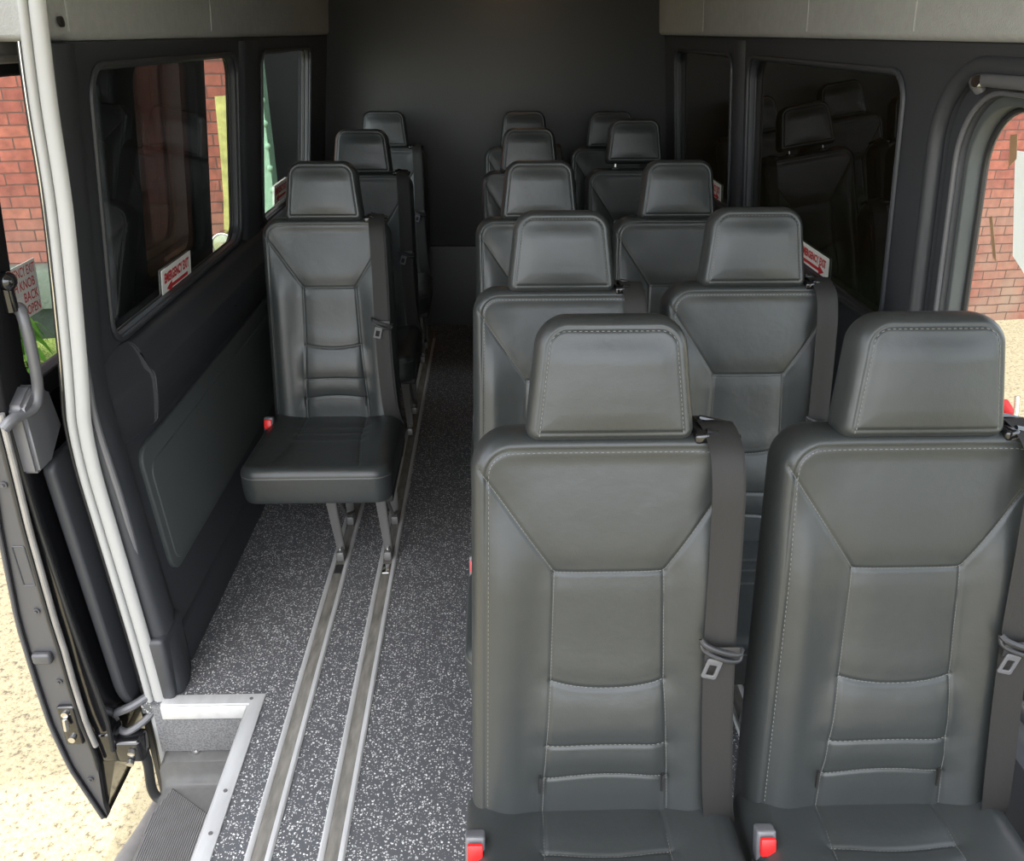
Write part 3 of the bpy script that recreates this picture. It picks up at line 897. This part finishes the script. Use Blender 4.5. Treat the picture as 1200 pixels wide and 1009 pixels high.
# ------------------------------------------------------------------ entry: aluminium trim, riser, step
t1 = plate('trim_13', [(-.668, .3), (-.630, .3), (-.630, 1.832), (-.905, 1.832), (-.905, 1.794), (-.668, 1.794)], [], .006, .0015, M['alu'], lambda u, v, w: (u, v, .002+w)); struct(t1)
bm = bmesh.new(); box(bm, -.905, -.668, 1.788, 1.796, -.042, .002, .002); box(bm, -.674, -.667, .3, 1.79, -.042, .002, .002)
struct(bm_obj('trim_14', bm, M['alu']))
for k, (x, y) in enumerate(((-.665, 1.812), (-.649, 1.50), (-.649, 1.38))):
    bm = bmesh.new(); cyl(bm, (x, y, .0055), (0, 0, 1), .005, .003, 14)
    s_ = bm_obj('trim_screw', bm, M['leg']); tag(s_, ('screw in the aluminium trim at the step corner', 'screw in the aluminium edge trim beside the ribbed step pad', 'screw in the aluminium edge trim nearest the camera')[k], 'screw')
bm = bmesh.new(); box(bm, -.93, -.66, 1.796, 1.83, -.165, -.002, .001); box(bm, -.668, -.655, .3, 1.80, -.3, -.002, .001)
struct(bm_obj('trim_15', bm, M['riser']))
stp = empty('entry_step', (-.8, 1.6, -.25)); tag(stp, 'grey moulded plastic entry step with a ribbed pad below the left door opening', 'step')
L4 = Vector((-.8, 1.6, -.25))
bm = bmesh.new()
# profile in (y, z), extruded over x with an outer rim
pr = [(1.835, -.165), (1.775, -.172), (1.768, -.176), (1.764, -.215), (1.756, -.238), (1.74, -.248), (1.6, -.25), (1.3, -.252), (.9, -.255), (.5, -.26)]
cols = [(-.66, 0), (-.80, 0), (-.895, 0), (-.915, -.004), (-.928, -.014), (-.934, -.03), (-.936, -.10), (-.93, -.2)]
rows = []
for y, z in pr:
    rows.append([bm.verts.new((x + (-.012*(1.8-y) if x < -.85 else 0), y, z+dz)) for x, dz in cols])
for a, b in zip(rows[:-1], rows[1:]):
    for k in range(len(a)-1): bm.faces.new((a[k], a[k+1], b[k+1], b[k]))
bmesh.ops.solidify(bm, geom=bm.faces[:], thickness=.006)
bm_obj('tread', local(bm, L4), M['step'], stp, sharp=50)
bm = bmesh.new(); cyl(bm, (-.838, 1.797, -.1665), (0, -.1, 1), .012, .006, 20); cyl(bm, (-.838, 1.797, -.163), (0, -.1, 1), .006, .008, 6)
bm_obj('screw', local(bm, L4), M['steel'], stp)
# ribbed pad
quad = [(-.897, 1.742), (-.775, 1.655), (-.762, 1.50), (-.80, 1.32), (-.915, 1.42), (-.922, 1.655)]
pad = plate('ribbed_pad', quad, [], .004, .001, M['step_mat'], lambda u, v, w: (u-L4.x, v-L4.y, -.2485+w-L4.z), stp)
def clip_line(x):
    ys = []
    for a, b in zip(quad, quad[1:]+quad[:1]):
        if (a[0]-x)*(b[0]-x) < 0: ys.append(a[1]+(b[1]-a[1])*(x-a[0])/(b[0]-a[0]))
    return (min(ys), max(ys)) if len(ys) >= 2 else None
bm = bmesh.new()
x = -.920
while x < -.764:
    c_ = clip_line(x)
    if c_ and c_[1]-c_[0] > .02: box(bm, x-.0014, x+.0014, c_[0]+.004, c_[1]-.004, -.2475, -.243)
    x += .0058
bm_obj('rib', local(bm, L4), M['step'], pad, smooth=False)['kind'] = 'stuff'
# curved outer sill below the step
bm = bmesh.new(); tube(bm, smooth_path([(-1.02, 1.95, -.50), (-1.03, 1.80, -.48), (-1.05, 1.6, -.46), (-1.05, 1.2, -.46), (-1.04, .6, -.46)], 6), .035, 14, flat=(1, .6))
struct(bm_obj('trim_16', bm, M['step']))
# rear part of the body below the floor (outer skin), behind the opening
bm = bmesh.new()
extrude_y(bm, [(-.99, -.42), (-1.0, -.2), (-1.01, .2), (-1.01, .9), (-.985, .905), (-.985, -.42)], 1.93, 5.25)
struct(bm_obj('trim_17', bm, M['plastic_gloss'], sharp=40))
bm = bmesh.new(); box(bm, -1.0, 1.1, 1.86, 5.2, -.45, -.05, .01)
struct(bm_obj('trim_18', bm, M['plastic']))

# ------------------------------------------------------------------ seat tracks
tl = ['left one of the two aluminium floor tracks crossing the open floor',
      'right one of the two aluminium floor tracks crossing the open floor',
      'aluminium floor track under the left legs of the aisle seats', 'aluminium floor track under the right legs of the aisle seats',
      'aluminium floor track under the left legs of the seats by the right wall', 'aluminium floor track nearest the right wall, under the window side seats']
for i, xc in enumerate((-.527, -.366, .187, .349, .657, .819)):
    tr = empty('floor_track', (xc, 3.0, 0)); tag(tr, tl[i], 'floor track', 'floor tracks')
    y0, y1 = .3-3.0, 4.82-3.0
    bm = bmesh.new()
    for s in (-1, 1):
        extrude_y(bm, [(s*.030, 0), (s*.030, .003), (s*.026, .0065), (s*.019, .0065), (s*.0155, .004), (s*.0155, 0)], y0, y1)
    bm_obj('rail', bm, M['alu'], tr, sharp=40)
    bm = bmesh.new(); box(bm, -.0155, .0155, y0, y1, .0, .0030)
    bm_obj('track_insert', bm, M['track_insert'], tr, smooth=False)
    if i < 2:
        bm = bmesh.new(); box(bm, -.0125, .0125, 2.40-3, 2.455-3, .001, .0065, .003)
        bm_obj('end_plug', bm, M['plastic'] if i == 0 else M['chrome'], tr)

# ------------------------------------------------------------------ sliding door, slid back outside the left wall
door = empty('sliding_door', (-1.1, 1.72, -.35)); tag(door, 'glossy black sliding door slid open outside the left wall, seen along its front edge', 'van door')
LD = Vector((-1.1, 1.72, -.35))
zo = [-.335, -.14, .011, .153, .34, .608, .784, .95, 1.2, 1.45, 1.72]
xo = [-1.098, -1.150, -1.168, -1.172, -1.172, -1.150, -1.128, -1.118, -1.10, -1.07, -1.03]
xi = [-1.090, -1.030, -1.022, -1.035, -1.048, -1.062, -1.066, -1.066, -1.05, -1.02, -.985]
def XO(z): return float(np.interp(z, zo, xo))
def XI(z): return float(np.interp(z, zo, xi))
def slab(name, zlist, xa, xb, y0, y1, m, parent, nlead=0):
    bm = bmesh.new(); rows = []
    for z in zlist:
        rows.append([bm.verts.new((xa(z), y0, z)), bm.verts.new((xb(z), y0, z)), bm.verts.new((xb(z), y1, z)), bm.verts.new((xa(z), y1, z))])
    for a, b in zip(rows[:-1], rows[1:]):
        for k in range(4): bm.faces.new((a[k], a[(k+1) % 4], b[(k+1) % 4], b[k]))
    bm.faces.new(rows[0][::-1]); bm.faces.new(rows[-1])
    return bm_obj(name, local(bm, LD), m, parent, sharp=35)
zl = list(np.linspace(-.335, .90, 26))
slab('door_shell', zl, lambda z: XO(z)+.010, lambda z: XI(z)-.004, 1.745, 3.25, M['plastic_gloss'], door)
slab('outer_skin', zl, lambda z: XO(z), lambda z: XO(z)+.011, 1.722, 3.27, M['plastic_gloss'], door)
# matte flange on the leading edge
def flange_in(z): return XO(z) + max(.012, min(.080, (XI(z)-XO(z))*.62))
slab('edge_flange', zl, lambda z: XO(z)+.006, flange_in, 1.728, 1.748, M['door_flange'], door)
def zpath(f, y, z0, z1, n=22): return [Vector((f(z), y, z)) for z in np.linspace(z0, z1, n)]
bm = bmesh.new()
tube(bm, zpath(lambda z: XO(z)+.004, 1.720, -.33, .9), .0055, 8)
bm_obj('edge_lip', local(bm, LD), M['door_flange'], door)
bm = bmesh.new()
tube(bm, zpath(lambda z: flange_in(z)+.004, 1.722, -.15, .9), .006, 8)
bm_obj('edge_seal', local(bm, LD), M['rubber'], door)
bm = bmesh.new()
tube(bm, zpath(lambda z: flange_in(z)+.022, 1.716, -.06, .9), .0075, 10)
st_ = bm_obj('wear_strip', local(bm, LD), M['door_strip'], door); tag(st_, 'worn pale grey strip')
bm = bmesh.new()
tube(bm, zpath(lambda z: XI(z)-.002, 1.738, -.1, .88), .006, 8)
tube(bm, zpath(lambda z: flange_in(z)+.012, 1.730, .0, .88), .003, 8)
bm_obj('rubber_bead', local(bm, LD), M['rubber'], door)
# pressed latch plate, bumper, bolts
def on_edge(z, f): return XO(z)+f*(flange_in(z)-XO(z))
bm = bmesh.new(); x = on_edge(.56, .62)
for pts_ in (rrect(-.014, .014, -.055, .055, .004, 4),):
    tube(bm, [(x+u-.02*v, 1.727, .50+v) for u, v in pts_+pts_[:1]], .0018, 6, cap=False)
bm_obj('access_cover', local(bm, LD), M['door_flange'], door)
bm = bmesh.new(); box(bm, on_edge(.25, .2), on_edge(.25, .8), 1.710, 1.730, .215, .248, .008, 3)
bm_obj('bump_stop', local(bm, LD), M['door_flange'], door)
for z, f in ((.37, .7), (.15, .75), (-.19, .6), (.72, .6)):
    bm = bmesh.new(); cyl(bm, (on_edge(z, f), 1.726, z), (0, 1, 0), .0085, .006, 18); cyl(bm, (on_edge(z, f), 1.722, z), (0, 1, 0), .004, .006, 6)
    bm_obj('rivet', local(bm, LD), M['door_flange'], door)
bm = bmesh.new()
x = on_edge(.03, .72); box(bm, x-.022, x+.024, 1.715, 1.73, -.055, .075, .006, 3)
lk = bm_obj('door_catch', local(bm, LD), M['plastic_gloss'], door)
bm = bmesh.new()
for z in (.055, -.030): cyl(bm, (x, 1.712, z), (0, 1, 0), .009, .012, 16)
tube(bm, [(x, 1.705, .045), (x, 1.70, .012)], .007, 10); 
bm_obj('bolt', local(bm, LD), M['steel'], lk)
# side moulding seen past the outer edge
bm = bmesh.new()
ov = [(math.cos(a), math.sin(a)) for a in np.linspace(0, 2*PI, 28, endpoint=False)]
rows = []
for y, k in ((1.755, .15), (1.76, .75), (1.79, 1), (3.2, 1)):
    rows.append([bm.verts.new((-1.168+.030*k*c_, y, .02+.105*k*s_)) for c_, s_ in ov])
for a, b in zip(rows[:-1], rows[1:]):
    for k in range(28): bm.faces.new((a[k], a[(k+1) % 28], b[(k+1) % 28], b[k]))
bm.faces.new(rows[0][::-1]); bm.faces.new(rows[-1])
bm_obj('side_moulding', local(bm, LD), M['door_flange'], door)
# inner trim panel
ip = plate('inner_panel', rrect(1.79, 3.20, -.06, .74, [.13, .04, .04, .03], 10), [], .03, .010, M['trim'],
           lambda u, v, w: (XI(v)+.024+w-LD.x, u-LD.y, v-LD.z), door)
bm = bmesh.new(); box(bm, -1.035, -1.02, 1.80, 1.98, -.05, .22, .006)
# upper part with window
up = plate('window_surround', rrect(1.725, 3.27, .86, 1.72, [.01, .01, .06, .06]),
           [rrect(1.845, 2.38, .915, 1.565, [.06, .05, .05, .05]), rrect(2.62, 3.19, .93, 1.565, .05)], .045, .008, M['black_metal'],
           lambda u, v, w: ((XO(v)+XI(v))/2+.01+w-LD.x, u-LD.y, v-LD.z), door)
plate('front_pane', rrect(1.83, 2.46, .90, 1.58, .06), [], .004, 0, M['glass_clear'], lambda u, v, w: ((XO(v)+XI(v))/2+w-LD.x, u-LD.y, v-LD.z), door)
plate('rear_pane', rrect(2.54, 3.22, .915, 1.58, .06), [], .004, 0, M['glass_dark'], lambda u, v, w: ((XO(v)+XI(v))/2+w-LD.x, u-LD.y, v-LD.z), door)
# top rail of the door
bm = bmesh.new()
tube(bm, [(-.985, 1.74, 1.60), (-.985, 3.25, 1.60)], .010, 10); tube(bm, [(-.975, 1.74, 1.69), (-.975, 3.25, 1.69)], .008, 10)
box(bm, -1.0, -.985, 1.74, 3.25, 1.60, 1.69, .002)
bm_obj('top_rail', local(bm, LD), M['door_strip'], door)
# grab handle on the inner side
bm = bmesh.new()
hp = smooth_path([(-1.045, 1.84, 1.10), (-1.02, 1.81, 1.10), (-1.012, 1.80, 1.04), (-1.015, 1.80, .97), (-1.022, 1.80, .92), (-1.03, 1.78, .885), (-1.045, 1.72, .885), (-1.06, 1.70, .87)], 6)
tube(bm, hp, [.014]*7+[.0125]*(len(hp)-7), 14)
hd = bm_obj('grab_handle', local(bm, LD), M['handle'], door)
bm = bmesh.new()
# triangular handle base
vs = []
for xx in (-1.070, -1.028):
    for (y, z) in ((1.735, .905), (1.80, .935), (1.86, .90), (1.88, .80), (1.80, .74), (1.735, .74)):
        vs.append(bm.verts.new((xx, y, z)))
for k in range(6): bm.faces.new((vs[k], vs[(k+1) % 6], vs[6+(k+1) % 6], vs[6+k]))
bm.faces.new([vs[i] for i in range(6)]); bm.faces.new([vs[i] for i in range(11, 5, -1)])
bmesh.ops.bevel(bm, geom=bm.edges[:], offset=.008, segments=3, affect='EDGES')
bm_obj('handle_base', local(bm, LD), M['handle'], door)
bm = bmesh.new(); cyl(bm, (-1.035, 1.80, 1.13), (0, 0, 1), .016, .05, 18); bmesh.ops.create_uvsphere(bm, u_segments=18, v_segments=10, radius=.022, matrix=Matrix.Translation((-1.03, 1.80, 1.17)))
bm_obj('lock_knob', local(bm, LD), M['plastic_gloss'], door)
# roller arm below
ra = empty('roller_arm', (0, 0, 0)); ra.parent = door
bpy.data.objects.remove(ra)
bm = bmesh.new()
box(bm, -1.075, -1.02, 1.74, 1.80, -.145, -.045, .008, 3)
box(bm, -1.03, -.955, 1.74, 1.80, -.150, -.075, .012, 3)
arm = bm_obj('roller_arm', local(bm, LD), M['plastic_gloss'], door)
bm = bmesh.new()
for p in ((-.980, 1.735, -.105), (-.990, 1.735, -.142)): cyl(bm, p, (0, 1, .3), .0095, .012, 18)
bm_obj('bolt', local(bm, LD), M['steel'], arm)
bm = bmesh.new(); tube(bm, smooth_path([(-.965, 1.77, -.13), (-.958, 1.76, -.18), (-.958, 1.75, -.25), (-.945, 1.745, -.285), (-.92, 1.745, -.285)], 6), .013, 10, flat=(1, .5))
bm_obj('hook', local(bm, LD), M['rubber'], arm)
bm = bmesh.new()
tube(bm, smooth_path([(-1.04, 1.80, -.055), (-1.03, 1.79, -.02), (-.98, 1.80, .0), (-.93, 1.83, .02)], 6), .012, 10)
tube(bm, smooth_path([(-1.035, 1.79, -.065), (-1.0, 1.775, -.07), (-.96, 1.80, -.055), (-.93, 1.83, -.03)], 6), .010, 10)
bm_obj('cable_guide', local(bm, LD), M['handle'], arm)

# ------------------------------------------------------------------ stickers
def sticker(label, X, sg, yc, zc, w, h, lines, arrow, dx):
    """reads from inside; text runs +y on the left wall, -y on the right"""
    root = empty('exit_sticker', (X(zc)+dx, yc, zc)); tag(root, label, 'sticker', 'emergency exit stickers')
    sl = (X(zc+.1)-X(zc-.1))/.2
    def mp(u, v, t): return (sl*v + sg*t, sg*u, v)
    plate('sticker_sheet', rrect(-w/2, w/2, -h/2, h/2, .002, 2), [], .001, 0, M['sticker'], lambda u, v, q: mp(u, v, q), root)
    n = len(lines)
    if arrow:
        text_obj('lettering', lines[0], w*.84, h*.36, M['letter'], lambda u, v, t: mp(u, v+h*.15, t), root, th=.0012, bold=.045)
        ah = -h*.24; a = w*.36; d = -1 if arrow == 'left' else 1
        pts = [(d*a, 0), (d*(a-.045), .016), (d*(a-.045), .005), (-d*a, .005), (-d*a, -.005), (d*(a-.045), -.005), (d*(a-.045), -.016)]
        plate('arrow', pts, [], .0008, 0, M['letter'], lambda u, v, q: mp(u, v+ah, .0012+q), root)
    else:
        for i, (tx, ws) in enumerate(lines):
            text_obj('lettering', tx, w*ws, h*.18, M['letter'], (lambda zz, uo: (lambda u, v, t: mp(u+uo, v+zz, t)))(h*(.36-.24*i), w*(.46-ws/2) if ws < .8 else 0), root, th=.0012)
    return root
sticker('white sticker with red EMERGENCY EXIT and arrow on the large left window', XLu, 1, 2.605, .975, .265, .085, ['EMERGENCY EXIT'], 'left', -.020)
sticker('white sticker with red lettering and arrow on the rear left window, partly behind a headrest', XLu, 1, 4.05, .985, .265, .085, ['EMERGENCY EXIT'], 'left', -.020)
sticker('white sticker with red EMERGENCY EXIT and arrow on the large right window, beside a headrest', XRu, -1, 2.69, .985, .265, .072, ['EMERGENCY EXIT'], 'right', .020)
sticker('white sticker sliver on the rear right window, mostly behind a headrest', XRu, -1, 4.03, .985, .265, .085, ['EMERGENCY EXIT'], 'right', .020)
XD = lambda z: (XO(z)+XI(z))/2
sticker('white sticker with red EMERGENCY EXIT PUSH KNOB BACK TO OPEN on the sliding door window', XD, 1, 1.925, 1.108, .165, .125,
        [('EMERGENCY EXIT', .92), ('PUSH KNOB', .82), ('BACK', .40), ('TO OPEN', .62)], None, .006)

# ------------------------------------------------------------------ outside
gr = plate('ground', [(-25, -20), (25, -20), (25, 30), (-25, 30)], [], .04, 0, M['ground'], lambda u, v, w: (u, v, GZ-.02+w)); struct(gr)
# brick building behind the van, slightly oblique
ang = math.atan2(1.1, 7.6)
def wallpt(s, d=0):   # s along the wall from x=-3.4, d towards the van
    return Vector((-3.4+s*math.cos(ang)+d*math.sin(ang), 6.05+s*math.sin(ang)-d*math.cos(ang), 0))
bm = bmesh.new(); box(bm, -9, 14, 0, .3, GZ, 6.5)
bw = bm_obj('brick_wall', bm, M['brick'], smooth=False)
bw.location = (-3.4, 6.05, 0); bw.rotation_euler = (0, 0, ang); struct(bw); bw.name = 'wall_brick'
def onwall(name, bm, m, lab=None, cat=None):
    o = bm_obj(name, bm, m); o.location = (-3.4, 6.05, 0); o.rotation_euler = (0, 0, ang)
    if lab: tag(o, lab, cat)
    return o
bm = bmesh.new(); box(bm, -6, .9, -.22, -.005, -.12, .16, .02)
onwall('concrete_ledge', bm, M['concrete'], 'mossy concrete ledge along the foot of the brick wall, behind the sliding door window', 'ledge')
bm = bmesh.new(); box(bm, -6, .9, -.10, -.005, GZ+.002, -.125, .005)
onwall('foundation_strip', bm, M['foundation'], 'dark concrete foundation strip under the mossy ledge', 'foundation')
bm = bmesh.new()
rg = random.Random(5)
def bank(d): return GZ+.004+.30*max(0, 1-(d-.1)/1.3)**1.3
nd, ns = 26, 90
gv = [[bm.verts.new((-6+7*i_/ns, -(.105+1.4*k/nd), bank(.105+1.4*k/nd)+rg.uniform(0, .014))) for i_ in range(ns+1)] for k in range(nd+1)]
for a, b in zip(gv[:-1], gv[1:]):
    for k in range(ns): bm.faces.new((a[k], a[k+1], b[k+1], b[k]))
fr = [bm.verts.new((v.co.x, v.co.y, GZ)) for v in gv[0]]
for k in range(ns): bm.faces.new((fr[k], fr[k+1], gv[0][k+1], gv[0][k]))
g_ = onwall('grass_verge', bm, M['grass'], 'yellow green mossy grass verge at the foot of the brick wall', 'grass'); g_['kind'] = 'stuff'
# plants
def leafy(name, loc, n, hgt, lab, seed):
    rnd = random.Random(seed)
    root = empty(name, loc); tag(root, lab, 'plant', 'weeds by the ledge')
    bm = bmesh.new()
    for k in range(n):
        a = rnd.uniform(0, 2*PI); L = rnd.uniform(.12, .22); h0 = rnd.uniform(.15, 1)*hgt; w = rnd.uniform(.022, .034)
        o = Vector((0, 0, h0*.8)); d = Vector((math.cos(a), math.sin(a), 0)); sd = Vector((-math.sin(a), math.cos(a), 0))
        prev = None
        for q in range(6):
            t = q/5; c_ = o + d*(L*t) + Vector((0, 0, .09*math.sin(t*2.4)-.14*t*t))
            ww = w*math.sin(PI*min(.97, t*.9+.06))
            r = [bm.verts.new(c_-sd*ww+Vector((0, 0, .006))), bm.verts.new(c_), bm.verts.new(c_+sd*ww+Vector((0, 0, .006)))]
            if prev:
                bm.faces.new((prev[0], prev[1], r[1], r[0])); bm.faces.new((prev[1], prev[2], r[2], r[1]))
            prev = r
    bmesh.ops.solidify(bm, geom=bm.faces[:], thickness=.001)
    bm_obj('foliage', bm, M['leaf'], root)
    bm = bmesh.new(); tube(bm, [(0, 0, 0), (.01, 0, hgt*.5), (0, .01, hgt*.95)], [.008, .006, .003], 8)
    bm_obj('stem', bm, M['leaf'], root)
for i, (s, d, h) in enumerate(((.27, .80, .34), (.52, .35, .46), (-.55, .5, .45), (.12, .44, .40))):
    p = wallpt(s, d)
    leafy('weed', (p.x, p.y, bank(d)+.004), 26, h, ['bright green weed with long drooping leaves below the door sticker', 'leafy green weed right of the drooping one, close to the ledge',
          'leafy green weed on the far left of the ledge', 'tall leafy weed against the ledge, rightmost of the weeds'][i], i+3)
# yellow painted stripe, lamp, green beam, black container
bm = bmesh.new()
pts = [(1.545, 1.25), (1.69, 1.26), (1.70, -.3), (1.45, -.3), (1.468, .22), (1.512, .59), (1.53, .88)]
vs = [bm.verts.new((u, -.004, z)) for u, z in pts]; vs2 = [bm.verts.new((u, .002, z)) for u, z in pts]
n_ = len(pts)
for k in range(n_): bm.faces.new((vs[k], vs[(k+1) % n_], vs2[(k+1) % n_], vs2[k]))
bm.faces.new(vs); bm.faces.new(vs2[::-1])
onwall('painted_stripe', bm, M['yellow'], 'yellow stripe painted down the brick wall, seen through the large left window', 'painted stripe')
lr = empty('round_lamp', (-1.665, 5.35, .45)); tag(lr, 'round lamp with pale lens low outside the large left window', 'lamp')
bm = bmesh.new(); cyl(bm, (0, .03, 0), (0, 1, 0), .075, .08, 30); bm_obj('housing', bm, M['chrome'], lr)
bm = bmesh.new(); bmesh.ops.create_uvsphere(bm, u_segments=24, v_segments=14, radius=1, matrix=Matrix.Translation((0, -.01, 0)) @ Matrix.Diagonal((.066, .02, .066, 1)))
bm_obj('lens', bm, M['lens'], lr)
bm = bmesh.new(); tube(bm, [(.068*math.cos(a), -.012, .068*math.sin(a)) for a in np.linspace(0, 2*PI, 33)], .008, 8, cap=False)
bm_obj('rim', bm, M['chrome'], lr)
bm = bmesh.new(); cyl(bm, (.0, -.033, .0), (0, 1, 0), .018, .01, 16)
bm_obj('bulb_cap', bm, M['chrome'], lr)
bm = bmesh.new(); tube(bm, [(0, .04, -.05), (0, .05, GZ-.45)], .02, 10); bm_obj('post', bm, M['black_metal'], lr)
gb = empty('steel_column', (-1.43, 5.45, GZ)); tag(gb, 'pale green riveted steel column outside the rear left window', 'column')
bm = bmesh.new()
zt = 2.6-GZ
box(bm, -.02, .085, 0, .14, 0, zt, .003)
bm_obj('column_plate', bm, M['green_steel'], gb, smooth=False)
for k in range(19):
    z = .40+k*.13
    bm = bmesh.new(); bmesh.ops.create_uvsphere(bm, u_segments=10, v_segments=8, radius=.02, matrix=Matrix.Translation((.082, -.002, z)))
    bm_obj('rivet', bm, M['green_steel'], gb)
ct = empty('container', (-1.0, 5.7, GZ)); tag(ct, 'tall black container box behind the green steel column, seen through the rear left window', 'container')
bm = bmesh.new(); box(bm, -.50, .9, 0, .3, 0, 2.9, .02); bm_obj('body', bm, M['black_metal'], ct)
bm = bmesh.new(); box(bm, -.34, .92, -.03, .0, 2.3, 2.36, .005); bm_obj('rib', bm, M['black_metal'], ct)
del n_

# ------------------------------------------------------------------ camera
f_px = 1000.0
cam = bpy.data.cameras.new('camera'); co = bpy.data.objects.new('camera', cam); C.objects.link(co)
cam.sensor_fit = 'HORIZONTAL'; cam.sensor_width = 36; cam.lens = 36*f_px/1200
cam.clip_start = .02; cam.clip_end = 200
cx, cy, vx, vy = 600., 504.5, 573., 37.
fwd_w = Vector(((vx-cx)/f_px, -(vy-cy)/f_px, 1)).normalized()      # world +y in (right, up, forward) camera axes
p = math.atan((cy-vy)/f_px)
upv = Vector((0, math.cos(p), -math.sin(p))); upv = (upv-fwd_w*upv.dot(fwd_w)).normalized()
xw = -upv.cross(fwd_w) if upv.cross(fwd_w).x < 0 else upv.cross(fwd_w)
# rows: world axes in camera coords -> camera axes in world
right = Vector((xw.x, fwd_w.x, upv.x)); up = Vector((xw.y, fwd_w.y, upv.y)); fw = Vector((xw.z, fwd_w.z, upv.z))
mw = Matrix((right, up, -fw)).transposed().to_4x4()
mw.translation = Vector((0, 0, 1.65))
co.matrix_world = mw
bpy.context.scene.camera = co

# ------------------------------------------------------------------ light
w = bpy.data.worlds.new('sky'); bpy.context.scene.world = w; w.use_nodes = True
nt = w.node_tree; bg = nt.nodes['Background']
sky = nt.nodes.new('ShaderNodeTexSky'); sky.sky_type = 'NISHITA'; sky.sun_disc = False
sky.sun_elevation = math.radians(58); sky.sun_rotation = math.radians(200); sky.air_density = 1.0; sky.dust_density = 1.5; sky.ozone_density = 1
hs = nt.nodes.new('ShaderNodeHueSaturation'); hs.inputs['Saturation'].default_value = .35
nt.links.new(sky.outputs[0], hs.inputs['Color']); nt.links.new(hs.outputs[0], bg.inputs[0])
bg.inputs[1].default_value = .5
sl = bpy.data.lights.new('sun', 'SUN'); sl.energy = 2.4; sl.angle = .01; sl.color = (1, .95, .86)
so = bpy.data.objects.new('sun', sl); C.objects.link(so)
so.rotation_euler = Vector((.03, .50, .86)).to_track_quat('Z', 'Y').to_euler()

sc = bpy.context.scene
sc.view_settings.view_transform = 'Standard'; sc.view_settings.look = 'None'
sc.view_settings.exposure = 0.8; sc.view_settings.gamma = 1; sc.view_settings.use_curve_mapping = False
